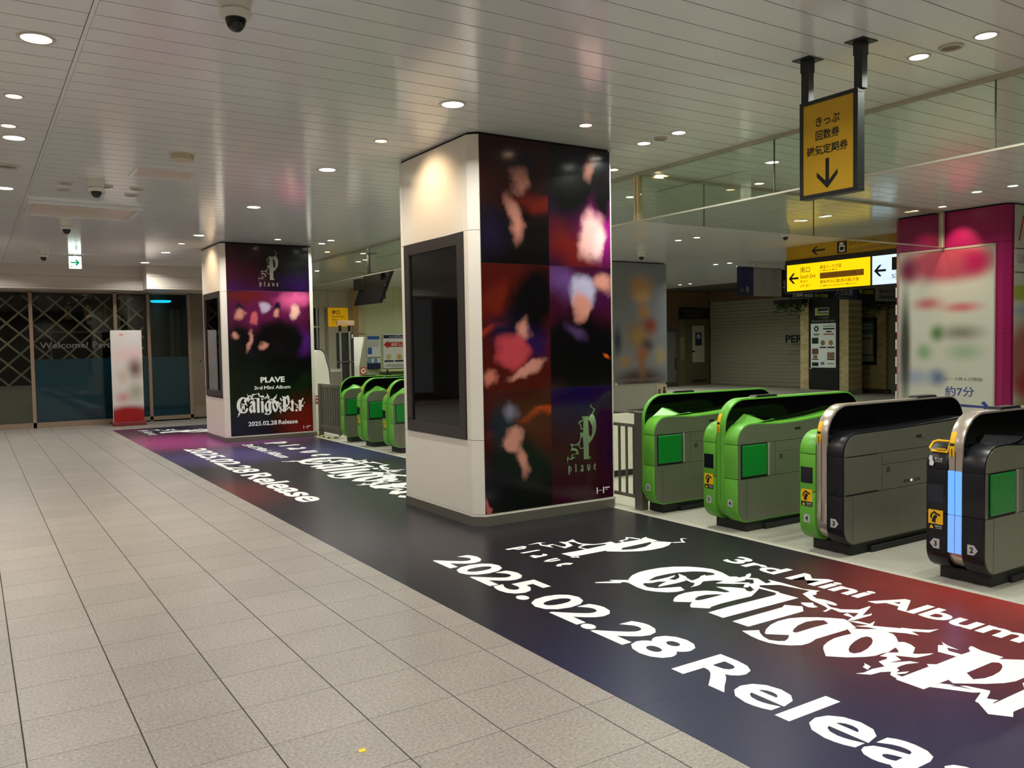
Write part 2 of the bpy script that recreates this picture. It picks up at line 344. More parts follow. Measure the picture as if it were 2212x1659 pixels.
PLOGO=[[[(.175,.536),(.186,.524),(.250,.526),(.249,.492),(.258,.349),(.279,.327),(.264,.274),(.253,.277),(.254,.129),(.193,.125),(.195,.222),(.186,.325),(.196,.495),(.185,.501)]],
[[(.300,.549),(.329,.510),(.343,.469),(.345,.417),(.334,.366),(.304,.317),(.263,.271),(.249,.292),(.247,.344),(.279,.324),(.298,.369),(.295,.426),(.270,.476),(.249,.492),(.260,.520)]],
[[(.295,.635),(.284,.618),(.301,.603),(.337,.584),(.326,.576),(.315,.551),(.300,.546),(.308,.565),(.319,.582),(.287,.604),(.275,.616),(.280,.627)]],
[[(.192,.495),(.156,.486),(.131,.468),(.159,.446),(.162,.409),(.194,.404),(.194,.413),(.173,.417),(.167,.452),(.146,.467),(.192,.484)]],
[[(.155,.379),(.194,.373),(.193,.325),(.172,.340),(.160,.304),(.146,.271),(.152,.243),(.159,.233),(.195,.239),(.202,.230),(.156,.225),(.142,.243),(.132,.267),(.110,.260),(.082,.265),(.057,.250),(.096,.236),(.120,.228),(.137,.181),(.067,.179),(.066,.162),(.101,.153),(.045,.135),(.014,.147),(.009,.099),(.000,.156),(.021,.177),(.014,.158),(.038,.145),(.056,.154),(.054,.183),(.105,.187),(.116,.200),(.088,.219),(.039,.221),(.057,.242),(.037,.288),(.082,.274),(.114,.274),(.150,.305),(.157,.333)]],
[[(.251,.152),(.279,.144),(.257,.117),(.254,.129),(.265,.139)]],
[[(.013,.079),(.027,.086),(.052,.064),(.052,.036),(.033,.026),(.032,.004),(.015,.000)],[(.032,.066),(.040,.060),(.040,.040),(.031,.038)]],
[[(.093,.089),(.107,.096),(.110,.019),(.095,.015)]],
[[(.153,.072),(.174,.080),(.185,.069),(.190,.017),(.177,.013),(.170,.019),(.156,.015),(.149,.032),(.170,.048),(.169,.062)]],
[[(.231,.076),(.246,.078),(.247,.035),(.254,.034),(.255,.074),(.267,.070),(.267,.033),(.248,.012),(.234,.036)]],
[[(.307,.064),(.325,.082),(.337,.061),(.325,.045),(.321,.033),(.337,.026),(.324,.011),(.306,.029)],[(.320,.063),(.325,.059),(.321,.051)]],
]
# ------------------------------------------------------------------ floor
def granite(name, c, sp=0.36, rand=0.05, rough=0.38):
    mt = bpy.data.materials.new(name); mt.use_nodes = True; MATS[name] = mt
    nt = mt.node_tree; b = nt.nodes['Principled BSDF']; b.inputs['Roughness'].default_value = rough; b.inputs['Specular IOR Level'].default_value = 0.45
    ge = nt.nodes.new('ShaderNodeNewGeometry')
    nz = nt.nodes.new('ShaderNodeTexNoise'); nz.inputs['Scale'].default_value = 70; nz.inputs['Detail'].default_value = 3; nz.inputs['Roughness'].default_value = 0.75
    nt.links.new(ge.outputs['Position'], nz.inputs['Vector'])
    n2 = nt.nodes.new('ShaderNodeTexNoise'); n2.inputs['Scale'].default_value = 2.2; n2.inputs['Detail'].default_value = 3
    nt.links.new(ge.outputs['Position'], n2.inputs['Vector'])
    mr = nt.nodes.new('ShaderNodeMapRange'); mr.inputs[1].default_value = .32; mr.inputs[2].default_value = .68; mr.inputs[3].default_value = 1 - sp; mr.inputs[4].default_value = 1 + sp
    nt.links.new(nz.outputs['Fac'], mr.inputs[0])
    m2 = nt.nodes.new('ShaderNodeMapRange'); m2.inputs[1].default_value = .3; m2.inputs[2].default_value = .7; m2.inputs[3].default_value = -.06; m2.inputs[4].default_value = .06
    nt.links.new(n2.outputs['Fac'], m2.inputs[0])
    oi = nt.nodes.new('ShaderNodeObjectInfo'); m3 = nt.nodes.new('ShaderNodeMapRange'); m3.inputs[3].default_value = -rand; m3.inputs[4].default_value = rand
    nt.links.new(oi.outputs['Random'], m3.inputs[0])
    a1 = nt.nodes.new('ShaderNodeMath'); a1.operation = 'ADD'; nt.links.new(mr.outputs[0], a1.inputs[0]); nt.links.new(m2.outputs[0], a1.inputs[1])
    a2 = nt.nodes.new('ShaderNodeMath'); a2.operation = 'ADD'; nt.links.new(a1.outputs[0], a2.inputs[0]); nt.links.new(m3.outputs[0], a2.inputs[1])
    h = nt.nodes.new('ShaderNodeHueSaturation'); h.inputs['Color'].default_value = rgb(c); nt.links.new(a2.outputs[0], h.inputs['Value'])
    nt.links.new(h.outputs[0], b.inputs['Base Color'])
    return mt
GRANITE = granite('granite_tile', (142, 135, 126))
GATE_STONE = granite('pale_stone_tile', (178, 174, 160), 0.12, 0.02, 0.42)
GROUT = mat('grout', (70, 62, 55), 0.8)
floor = struct('floor', 'speckled grey granite tiled concourse floor')
ob('screed', MB().box(-6, 30, -6, 26, -0.12, -0.007), GROUT, floor)
TX, TY, X0, Y0 = 0.4068, 0.4092, -0.2848, 1.207
def tile_me(mt):
    me = MB().box(0.003, TX - 0.003, 0.0015, TY - 0.0015, -0.02, 0).mesh('tile'); me.materials.append(mt); return me
tme = tile_me(GRANITE); cnt = 0; rest = MB()
for j in range(-12, 47):
    y = Y0 + j * TY
    for i in range(-10, 7):
        x = X0 + i * TX
        if y > 20.05: continue
        y1 = min(TY - 0.0015, 20.1 - y)
        if 0 <= i < 7 and 1 <= j < 44 and cnt < 300:
            link('tile', tme, None, floor, (x, y, 0)); cnt += 1
        else: rest.box(x + 0.003, x + TX - 0.003, y + 0.0015, y + y1, -0.02, 0)
o = ob('tile_field', rest, GRANITE, floor); o['kind'] = 'stuff'
ob('banner_bed', MB().box(X0 + 7 * TX, 5.07, -4, 20.1, -0.02, -0.0005), mat('bed', (120, 114, 106), 0.7), floor)
edge = MB()
for j in range(-4, 22): edge.box(5.072, 5.205, j * 1.0 + 0.002, j * 1.0 + 0.998, -0.02, 0)
o = ob('border_strip', edge, GATE_STONE, floor); o['kind'] = 'stuff'
gf = MB()
for i in range(0, 60):
    for j in range(-12, 58):
        x = 5.208 + i * 0.41; y = j * 0.41
        gf.box(x + 0.001, x + 0.409, y + 0.001, y + 0.409, -0.02, -0.0005)
o = ob('gate_tile_field', gf, GATE_STONE, floor); o['kind'] = 'stuff'

# ------------------------------------------------------------------ ceiling
CEIL_PAINT = mat('ceiling_paint', (232, 234, 236), 0.14, spec=0.5)
ceiling = struct('ceiling', 'glossy white slatted metal ceiling')
ob('void', MB().box(-6, 30, -6, 26, CEIL + 0.05, CEIL + 0.1), mat('ceiling_void', (46, 42, 38), 0.9), ceiling)
SP = 0.217
stuff = MB()
for (xa, xb, ya, yb) in ((-5.0, 0.606, 3.5, 13.6), (0.634, 6.02, 1.0, 13.6), (6.06, 9.77, 2.0, 15.5), (9.79, 19.8, 4.0, 16.0)):
    me = MB().box(0, xb - xa, 0.0045, SP - 0.0045, 0, 0.02).mesh('slat'); me.materials.append(CEIL_PAINT)
    for k in range(-30, 89):
        y = 4.84 + k * SP
        if y > 24.2: continue
        if ya <= y <= yb: link('slat', me, None, ceiling, (xa, y, CEIL))
        else: stuff.box(xa, xb, y + 0.0045, y + SP - 0.0045, CEIL, CEIL + 0.02)
o = ob('slat_field', stuff, CEIL_PAINT, ceiling); o['kind'] = 'stuff'
ob('joint_strip', MB().box(0.609, 0.631, -1.6, 20, CEIL - 0.004, CEIL + 0.03), CEIL_PAINT, ceiling)
ob('soffit', MB().box(19.8, 23.2, 6, 24, CEIL - 0.01, CEIL + 0.04), mat('dark_soffit', (66, 60, 48), 0.7), ceiling)

# ------------------------------------------------------------------ downlights
def emis(name, c, s): return mat(name, c, 0.4, emit=s)
LAMP_HALL = emis('lamp_hall', (255, 250, 244), 9.0); LAMP_GATE = emis('lamp_gate', (250, 255, 244), 9.0); LAMP_WARM = emis('lamp_warm', (255, 214, 170), 9.0)
TRIM = mat('lamp_trim', (200, 194, 184), 0.35)
def area(parent, r, power, c, spread=150, name='lamp_light', loc=(0, 0, -0.012)):
    l = bpy.data.lights.new(name, 'AREA'); l.shape = 'DISK'; l.size = 2 * r; l.energy = power; l.color = c; l.spread = math.radians(spread)
    o = bpy.data.objects.new(name, l); col.objects.link(o); o.location = loc
    if parent: o.parent = parent
    return o
def spot(parent, power, c, target, ang=50, loc=(0, 0, -0.03), world=(0, 0, 0)):
    l = bpy.data.lights.new('spot_light', 'SPOT'); l.energy = power; l.color = c; l.spot_size = math.radians(ang); l.spot_blend = 0.8; l.shadow_soft_size = 0.04
    o = bpy.data.objects.new('spot_light', l); col.objects.link(o); o.location = loc
    d = Vector(target) - (Vector(world) + Vector(loc)); o.rotation_euler = d.to_track_quat('-Z', 'Y').to_euler(); o.parent = parent
    return o
_lm = {}
def downlight(x, y, r, kind, label, power, aim=None, ang=50, name='recessed_downlight', group='recessed ceiling downlights'):
    t = thing(name, label, 'downlight', (x, y, CEIL), group)
    key = (r, kind)
    if key not in _lm:
        ring = MB().lathe([(r * 0.98, 0.004), (r * 0.98, -0.006), (r * 1.22, -0.005), (r * 1.26, 0.002)], n=28).mesh('trim_ring', smooth=True); ring.materials.append(TRIM)
        dif = MB().lathe([(0.0001, -0.002), (r * 0.97, -0.002), (r * 0.99, 0.004)], n=28).mesh('diffuser'); dif.materials.append({'h': LAMP_HALL, 'g': LAMP_GATE, 'w': LAMP_WARM}[kind])
        _lm[key] = (ring, dif)
    link('trim_ring', _lm[key][0], None, t); link('diffuser', _lm[key][1], None, t)
    c = {'h': COL_HALL, 'g': COL_GATE, 'w': COL_WARM}[kind]
    if aim: spot(t, power, c, aim, ang, world=(x, y, CEIL))
    else: area(t, r * 0.9, power, c)
    return t
for i, (x, y, lb) in enumerate([
    (0.393, 5.595, 'large white downlight in the top left corner, nearest lamp to the camera'),
    (0.384, 8.231, 'white downlight at the left edge just below two warm spotlights'),
    (0.394, 10.76, 'white downlight cut by the left edge, beyond the round unlit fitting'),
    (3.106, 5.597, 'largest white downlight up and left of the near pillar top'),
    (3.109, 8.232, 'second white downlight of the middle row, halfway between the two pillars'),
    (3.096, 10.805, 'third white downlight of the middle row, right above the far pillar'),
    (3.091, 13.8, 'white downlight just left of the far pillar top'),
    (3.083, 16.42, 'second white downlight from the shop fascia, left of the far pillar'),
    (3.06, 18.45, 'white downlight touching the fascia corner above the shop glass')]):
    downlight(x, y, 0.082, 'h', lb, P_BIG)
for (x, y, lb, p) in [
    (5.192, 2.779, 'white gate downlight at the top right, nearer the right edge', 1),
    (5.196, 3.206, 'white gate downlight just right of the arrow sign post, nearer the post', 1),
    (5.206, 5.397, 'white gate downlight right of the near pillar, right one of its pair', 1),
    (5.199, 5.835, 'white gate downlight right of the near pillar, left one of its pair', 1),
    (5.149, 13.549, 'small white downlight right of the far pillar, upper one of two', 1),
    (5.164, 14.029, 'small white downlight right of the far pillar, lower one of two', 1),
    (6.906, 5.817, 'white downlight seen through the hanging glass left of the arrow sign', .8),
    (6.93, 8.032, 'white downlight behind the glass beside the upright glass post', .8),
    (6.891, 16.232, 'white downlight in front of the television bracket, right of two', .8),
    (6.906, 16.634, 'white downlight left of the television bracket, lower left of two', .8),
    (6.85, 18.964, 'small white downlight beside the far pillar edge, beyond the glass', .7),
    (10.61, 11.035, 'left lamp of the lit pair above the blurred orange poster', .55),
    (10.632, 10.605, 'right lamp of the lit pair above the blurred orange poster', .55),
    (10.644, 8.394, 'left lamp of the pair in the yellow glow below the arrow sign', .6),
    (10.581, 7.923, 'right lamp of the pair in the yellow glow below the arrow sign', .6),
    (10.588, 5.765, 'left lamp of the pair above the magenta pillar', .6),
    (10.576, 5.328, 'right lamp of the pair above the magenta pillar', .6),
    (14.703, 14.062, 'left lamp of the pair left of the hanging cloth banners', 1.6),
    (14.758, 13.686, 'right lamp of the pair left of the hanging cloth banners', 1.6),
    (18.759, 19.444, 'left lamp of the farthest pair above the rolling shutter', 1.6),
    (18.784, 19.026, 'right lamp of the farthest pair above the rolling shutter', 1.6)]:
    downlight(x, y, 0.058, 'g', lb, P_SMALL * p)
for (x, y, lb, p, aim, ang) in [
    (3.096, 6.881, 'warm spotlight washing the blank left face of the near pillar', 1.5, (3.62, 6.88, 2.6), 110),
    (4.349, 5.591, 'warm spotlight above the big picture poster on the near pillar', .9, (4.4, 6.2, 1.6), 70),
    (5.694, 6.864, 'warm spotlight at the right edge of the near pillar top', .7, (5.2, 6.9, 1.8), 70),
    (4.329, 13.794, 'warm spotlight above the picture poster on the far pillar', .9, (4.35, 14.44, 1.8), 70),
    (3.067, 14.984, 'warm spotlight washing the left face of the far pillar', 1.5, (3.6, 15.1, 2.6), 110),
    (6.326, 6.853, 'warm lamp behind the glass right of the upright glass post', .6, None, 0),
    (7.684, 6.671, 'small yellowish lamp behind glass left of the arrow sign', .4, None, 0),
    (11.328, 6.637, 'warm spotlight at the top of the magenta pillar, right of two', 1.6, (11.8, 6.63, 2.7), 60),
    (11.328, 7.035, 'warm spotlight at the top of the magenta pillar, left of two', .5, (11.8, 7.1, 2.5), 60),
    (5.694, 15.19, 'warm lamp right of the far pillar, below two white ones', .6, (5.15, 15.2, 1.9), 75),
    (6.393, 15.14, 'warm lamp touching the television bracket plate', .6, None, 0),
    (0.333, 6.912, 'upper of two tilted warm spotlights at the left edge', 5.0, (0.25, 7.5, 0.0), 85),
    (0.33, 7.821, 'lower of two tilted warm spotlights at the left edge', 3.0, (0.2, 9.2, 0.0), 85)]:
    downlight(x, y, 0.052, 'w', lb, P_WARM * p * (2.2 if aim else 1), aim, ang, 'warm_spotlight', 'warm ceiling spotlights')
# unseen lamps continuing the rows, light only, plus fill added for the far walls
for x in (-4.6, -2.3, 0.39, 3.1):
    for y in (-5.0, -2.4, 0.3, 2.95, 5.6, 8.2, 10.8, 13.8, 16.4, 18.4):
        if not (x == 3.1 and y > 3) and not (x == 0.39 and 3 < y < 12):
            area(None, 0.075, P_BIG, COL_HALL, name='hall_light', loc=(x, y, CEIL - 0.012))
for (x, y) in ((5.2, -4.0), (5.2, -1.6), (5.2, 0.4), (5.2, 8.2), (5.2, 10.9), (6.9, -2), (6.9, 3.0), (6.9, 10.9), (6.9, 13.5), (10.6, -3), (10.6, 0), (10.6, 2.9), (8.4, 18.6), (8.4, 21.6), (10.2, 19.0), (11.8, 21.5), (14.6, 10.5), (14.6, 6), (17.5, 16), (17.5, 9), (16.5, 19.5)):  # gate-row lamps out of view, plus fill added to brighten rear wall and shutter
    area(None, 0.055, P_SMALL * 1.0, COL_GATE, name='gate_and_fill_light', loc=(x, y, CEIL - 0.012))

def fitting(x, y, r, label, name='ceiling_speaker', c=None):
    t = thing(name, label, 'ceiling fitting', (x, y, CEIL), 'unlit round ceiling fittings')
    ob('rim', MB().lathe([(r, 0.002), (r, -0.012), (r * .86, -0.016), (r * .8, -0.004)], n=24), TRIM, t, smooth=True)
    ob('core', MB().lathe([(0.0001, -0.006), (r * .5, -0.008), (r * .8, -0.003)], n=24), mat('fitting_core', (120, 112, 100), 0.5), t, smooth=True)
fitting(5.193, 2.995, 0.07, 'unlit round fitting between the two top right gate downlights')
fitting(5.203, 5.62, 0.06, 'unlit round fitting between the downlight pair right of near pillar')
fitting(0.363, 9.493, 0.12, 'large flat round fitting at the left edge of the ceiling')
for (x, y, lb) in [(0.927, 10.143, 'unlit round fitting left of the middle dome camera, upper one'), (0.936, 10.54, 'unlit round fitting left of the middle dome camera, lower one'),
                   (1.315, 10.152, 'unlit round fitting hidden just behind the middle dome camera'), (1.287, 10.587, 'unlit round fitting directly below the middle dome camera'),
                   (1.63, 10.154, 'unlit round fitting right of the middle dome camera, upper one'), (1.639, 10.585, 'unlit round fitting right of the middle dome camera, lower one')]:
    fitting(x, y, 0.075, lb)
t = thing('smoke_detector', 'round beige smoke detector on the ceiling above the access hatch', 'detector', (1.717, 8.229, CEIL))
ob('body', MB().lathe([(0.0001, -0.062), (0.07, -0.062), (0.095, -0.05), (0.1, 0)], n=28), mat('detector', (196, 182, 158), 0.5), t, smooth=True)
ob('base_ring', MB().lathe([(0.1, -0.008), (0.118, -0.006), (0.12, 0)], n=28), TRIM, t, smooth=True)
def hatch(name, x0, x1, y0, y1, label, cat, drop):
    t = thing(name, label, cat, (x0, y0, CEIL)); w_, d_ = x1 - x0, y1 - y0; f = 0.05
    for a in ((0, w_, 0, f), (0, w_, d_ - f, d_), (0, f, f, d_ - f), (w_ - f, w_, f, d_ - f)):
        ob('frame_bar', MB().box(a[0], a[1], a[2], a[3], -drop, 0), CEIL_PAINT, t, bevel=0.004)
    ob('panel', MB().box(f, w_ - f, f, d_ - f, -drop * .35, 0.0), mat('hatch_panel', (212, 196, 186), 0.35), t)
hatch('air_grille', 0.654, 1.9, 11.43, 12.5, 'framed ceiling air panel standing proud below the six round fittings', 'air panel', 0.04)
hatch('access_hatch', 1.437, 2.065, 8.913, 9.47, 'flush square ceiling access hatch beyond the smoke detector', 'hatch', 0.008)
def dome_cam(x, y, s, label):
    t = thing('dome_camera', label, 'camera', (x, y, CEIL), 'dome security cameras')
    ob('mount', MB().lathe([(0.085 * s, 0), (0.088 * s, -0.03 * s), (0.08 * s, -0.085 * s), (0.072 * s, -0.09 * s)], n=24), WHITE_PLASTIC, t, smooth=True)
    ob('name_strip', MB().lathe([(0.0835 * s, -0.045 * s), (0.0812 * s, -0.075 * s)], n=24), mat('camera_strip', (176, 190, 170), 0.5), t)
    ob('collar', MB().lathe([(0.0001, -0.088 * s), (0.075 * s, -0.088 * s), (0.088 * s, -0.1 * s), (0.075 * s, -0.13 * s), (0.055 * s, -0.132 * s)], n=24), WHITE_PLASTIC, t, smooth=True)
    pr = [(0.055 * s * math.cos(a), -0.13 * s - 0.07 * s * math.sin(a)) for a in [k * math.pi / 14 for k in range(8)]]
    ob('dome', MB().lathe(pr[:-1] + [(0.0001, pr[-1][1])], n=24), mat('smoked_dome', (22, 20, 22), 0.08), t, smooth=True)
dome_cam(1.205, 4.42, 0.95, 'white dome camera cut by the top edge of the picture')
dome_cam(1.183, 9.83, 0.95, 'white dome camera among the six round ceiling fittings')
dome_cam(1.179, 12.99, 0.95, 'white dome camera just below the framed air panel')
dome_cam(1.155, 16.87, 0.95, 'farthest dome camera, left of the green exit sign')
dome_cam(11.09, 12.55, 0.95, 'dome camera above the blurred orange poster pillar')
dome_cam(11.34, 9.3, 0.8, 'small dark dome camera left of the coin locker sign')

# walls that close the concourse outside the picture
HALLW = mat('hall_wall', (150, 144, 134), 0.5)
ob('panel', MB().box(-5.4, -5.2, -6, 24, 0, CEIL), HALLW, struct('wall_left', 'plain panelled wall on the left side of the concourse'))
ob('panel', MB().box(-5.4, 23.3, -6.0, -5.8, 0, CEIL), HALLW, struct('wall_near', 'plain panelled wall behind the camera'))
# ------------------------------------------------------------------ pillars
DARK_GAP = mat('shadow_gap', (24, 22, 20), 0.9)
def pillar(name, x0, x1, y0, y1, label, paint, case_face=True, zs=(0.1, 0.742, 2.532, 3.335), seams=True):
    t = thing(name, label, 'pillar', (x0, y0, 0), 'square clad pillars'); W, D = x1 - x0, y1 - y0; c = 0.075; g = 0.0015
    oct_ = [(c, 0), (W - c, 0), (W, c), (W, D - c), (W - c, D), (c, D), (0, D - c), (0, c)]
    ob('core', MB().prism(inset(oct_, 0.02), 0.02, CEIL, 'z'), DARK_GAP, t)
    ob('plinth', MB().prism(inset(oct_, -0.008), 0, 0.084, 'z'), STEEL_DK, t)
    ob('plinth_cap', MB().prism(inset(oct_, -0.002), 0.084, 0.099, 'z'), paint, t)
    def corner(fx, fy):
        pts = [(0, 0.148), (0, c), (c, 0), (0.0795, 0), (0.0795, 0.03), (0.03, 0.148)]
        return [((W - p[0]) if fx else p[0], (D - p[1]) if fy else p[1]) for p in pts]
    for fx in (0, 1):
        for fy in (0, 1):
            for a, b2 in zip(zs[:-1], zs[1:]):
                ob('corner_panel', MB().prism(corner(fx, fy), a + g, b2 - g, 'z'), paint, t, bevel=0.002)
    for k, (a, b2) in enumerate(zip(zs[:-1], zs[1:])):
        if not (case_face and k == 1):
            ob('side_panel', MB().box(0, 0.02, 0.15, D - 0.15, a + g, b2 - g), paint, t, bevel=0.002)
        ob('side_panel', MB().box(W - 0.02, W, 0.15, D - 0.15, a + g, b2 - g), paint, t, bevel=0.002)
        ob('back_panel', MB().box(0.081, W - 0.081, D - 0.02, D, a + g, b2 - g), paint, t)
        ob('front_panel', MB().box(0.081, W - 0.081, 0, 0.02, a + g, b2 - g), paint, t)
    return t
NP = (3.595, 5.163, 6.19, 7.655); FP = (3.565, 5.15, 14.44, 15.88)
pillar('clad_pillar', *NP, 'near square pillar clad in white panels with chamfered corners', WHITE_PANEL)
pillar('clad_pillar', *FP, 'far square white panelled pillar in front of the closed shop', WHITE_PANEL)
def case(x, ya, yb, za, zb, label, far):
    t = thing('display_case', label, 'display case', (x, ya, za), 'display cases set into the pillars'); D, H_ = yb - ya, zb - za; f = 0.105
    fb = lambda nm, a: ob(nm, MB().box(-0.012, 0.03, *a), DARK_FRAME, t, bevel=0.003)
    fb('frame_bar', (0, f, 0, H_)); fb('frame_bar', (D - f, D, 0, H_)); fb('frame_bar', (f, D - f, 0, f)); fb('frame_bar', (f, D - f, H_ - f, H_))
    ob('backing', MB().box(0.12, 0.13, 0.02, D - 0.02, 0.02, H_ - 0.02), mat('case_black', (14, 13, 12), 0.4), t)
    for a in ((f - .01, f, f, H_ - f), (D - f, D - f + .01, f, H_ - f)): ob('reveal', MB().box(0.02, 0.12, *a), BLACK, t)
    ob('glazing', MB().box(0.006, 0.012, f - .004, D - f + .004, f - .004, H_ - f + .004), mat('case_glass', (8, 8, 8), 0.03, spec=0.6) if not far else glass_mat('case_glass_clear', (205, 205, 200), 1.2), t)
    ob('lock', MB().cyl((-0.02, D - 0.05, 0.12), 0.012, 0.012, 'x', 12), BLACK, t)
    if far:
        for k, (z, h, c) in enumerate(((0.16, .17, (196, 150, 146)), (0.42, .33, (206, 196, 180)), (0.86, .26, (196, 198, 190)), (1.17, .27, (214, 212, 206)))):
            ob('leaflet', MB().box(0.07, 0.075, 0.5, 0.86, z, z + h), mat('leaflet%d' % k, c, 0.6, noise=(22, .12)), t)
            ob('leaflet_rack', MB().box(0.05, 0.11, 0.46, 0.9, z - 0.02, z - 0.005), STEEL_DK, t)
        ob('leaflet_mark', MB().prism([(0.80, 1.34), (0.86, 1.34), (0.86, 1.40), (0.83, 1.43)], 0.066, 0.069, 'x'), RED, t)
case(NP[0], 6.345, 7.5, 0.742, 2.532, 'dark framed glass display case in the left face of near pillar', False)
case(FP[0], 14.6, 15.73, 0.76, 2.55, 'dark framed leaflet case in the left face of far pillar', True)

# ------------------------------------------------------------------ pillar posters (picture content replaced by soft generic colour patches)
def poster_tile(parent, name, x, z, w_, h_, mt, y=-0.004):
    return ob(name, MB().box(0.0008, w_ - 0.0008, 0, 0.0035, 0.0008, h_ - 0.0008), mt, parent, (x, y, z))
MR, BK, PU, SK, RD, NV = (44, 10, 14), (9, 8, 10), (58, 16, 66), (196, 132, 118), (150, 38, 28), (26, 18, 44)
pg = dict(rough=0.16, spec=0.5, coat=0.0, warp=(4.5, .22))
pm = [blobs('print_upper_left', MR, [(.6, .55, .5, .12, 8, RD, 0), (.15, .1, .8, .62, 20, BK, .3), (.62, .1, .5, .75, -10, BK, .2), (.1, .25, .25, .3, 0, NV, 0), (.42, .86, .2, .2, 0, NV, .35), (.41, .73, .13, .17, 20, SK, .35), (.34, .40, .1, .3, 12, SK, .2)], **pg),
      blobs('print_upper_right', (30, 10, 40), [(.6, .35, .4, .5, 40, (150, 20, 120), 0), (.25, .15, .6, .3, -30, (96, 22, 20), .1), (.3, .75, .42, .5, -10, BK, .35), (.62, .72, .16, .45, 5, BK, .3), (.3, 1.0, .35, .15, 15, NV, .1), (.47, .92, .1, .18, -20, SK, .1), (.48, .3, .2, .3, -15, (226, 170, 168), .35), (.56, .22, .1, .2, 0, (236, 190, 190), .1)], **pg),
      blobs('print_mid_left', (70, 16, 12), [(.2, .8, .4, .2, 30, (100, 28, 16), 0), (.15, .55, .5, .05, 22, (170, 52, 20), 0), (.5, .75, .34, .55, -25, BK, .4), (.25, .5, .3, .25, 0, NV, .1), (.55, .4, .25, .25, 0, (36, 16, 70), 0), (.42, .52, .1, .16, -25, SK, .2), (.3, .33, .22, .2, -10, (178, 62, 74), .45), (.45, .16, .26, .07, 20, SK, .3), (.07, .12, .1, .12, 20, (190, 110, 92), .2)], **pg),
      blobs('print_mid_right', (56, 12, 34), [(.15, .95, .4, .22, -25, (92, 60, 120), 0), (.6, .9, .3, .3, 0, (60, 14, 60), 0), (.35, .3, .6, .5, 0, BK, .55), (.66, .25, .2, .5, 0, BK, .3), (.3, .5, .2, .1, -40, (74, 50, 92), 0), (.38, .88, .2, .2, 0, (170, 164, 196), .4), (.36, .74, .13, .18, 10, SK, .4), (.6, .95, .17, .13, -20, SK, .2), (.62, .25, .08, .03, -30, (210, 90, 30), .1)], **pg),
      blobs('print_low_left', (60, 16, 18), [(.5, .82, .6, .05, 18, (170, 62, 24), .1), (.5, .65, .4, .3, 0, (70, 22, 24), .2), (.35, .25, .5, .5, 0, (14, 13, 22), .6), (.45, .1, .5, .3, 0, BK, .4), (.2, .75, .2, .25, 0, (30, 28, 44), .4), (.27, .86, .12, .1, 0, (120, 112, 132), 0), (.3, .62, .12, .15, 25, SK, .35), (.38, .42, .08, .2, 10, SK, .2), (.02, .05, .03, .14, 10, (180, 90, 90), .4)], **pg),
      blobs('print_low_right', (50, 2, 26), [(.3, 1.05, .9, .55, 0, (22, 4, 60), 0), (.75, .5, .3, .6, 0, (36, 2, 44), 0)], **pg)]
t = thing('picture_poster', 'glossy six-part dark red and purple picture poster covering the near pillar', 'poster', (3.675, 6.186, 0.105), 'posters wrapped on the pillars')
for k, (x, z, w_, h_) in enumerate(((0, 2.152, .705, 1.078), (.705, 2.152, .705, 1.078), (0, 1.057, .705, 1.095), (.705, 1.057, .705, 1.095), (0, 0, .705, 1.057), (.705, 0, .705, 1.057))):
    poster_tile(t, 'picture_tile', x, z, w_, h_, pm[k], 0)
shape('silver_logo', PLOGO, (0.869, -0.0012, 0.256), X, Z, SILVER_FOIL, t)
def maker_mark(t, x, z, s=1.0):
    ob('maker_mark', MB().box(x, x + .012 * s, -0.0015, -.0005, z, z + .06 * s).box(x + .075 * s, x + .087 * s, -0.0015, -.0005, z, z + .06 * s).box(x + .02 * s, x + .065 * s, -0.0015, -.0005, z + .028 * s, z + .032 * s)
       .box(x + .095 * s, x + .155 * s, -0.0015, -.0005, z + .045 * s, z + .055 * s).box(x + .1 * s, x + .13 * s, -0.0015, -.0005, z + .03 * s, z + .034 * s), WHITE_INK, t)
maker_mark(t, 1.21, 0.045)
t = thing('picture_poster', 'glossy black and purple album poster with white titles on far pillar', 'poster', (3.645, 14.436, 0.105), 'posters wrapped on the pillars')
fp1 = blobs('print_far_top', (10, 8, 12), [(.1, .3, .9, .9, 0, (58, 8, 32), .1), (.1, -.1, .9, .4, 0, (56, 8, 70), 0), (1.2, .1, .5, .3, 0, (30, 6, 50), 0)], **pg)
fp2 = blobs('print_far_main', (6, 6, 9), [(1.3, .1, .75, .7, 0, (120, 8, 14), 0), (.2, .1, .7, .5, 0, (14, 12, 40), 0), (.7, 2.1, 1.1, .75, 0, (92, 22, 66), .3), (.3, 2.35, .6, .2, 0, (96, 24, 22), 0), (1.15, 2.3, .5, .22, 10, (196, 80, 130), .1), (1.2, 1.55, .4, .35, 0, (78, 26, 110), .1), (.25, 1.5, .3, .3, 0, (50, 24, 90), 0),
          (.2, 1.5, .26, .5, 0, BK, .5), (.62, 1.45, .3, .6, 0, BK, .5), (1.05, 1.6, .3, .5, 0, BK, .45), (.8, 1.75, .35, .3, 0, BK, .3), (.2, 2.15, .1, .1, 0, NV, .4), (.2, 2.05, .09, .13, 0, SK, .3), (.44, 1.98, .11, .14, 0, (190, 88, 98), .35), (.62, 2.18, .11, .13, 0, (176, 160, 190), .35), (.83, 2.18, .1, .1, 0, NV, .4), (.83, 2.06, .08, .12, 0, SK, .3), (1.14, 2.1, .12, .15, 0, (222, 170, 160), .35), (.35, 1.6, .06, .25, -15, SK, .2), (.6, 1.52, .1, .08, 20, SK, .2), (.1, 1.68, .1, .08, 0, SK, .1), (.75, 1.24, .9, .2, 0, (6, 6, 9), .3)], **pg)
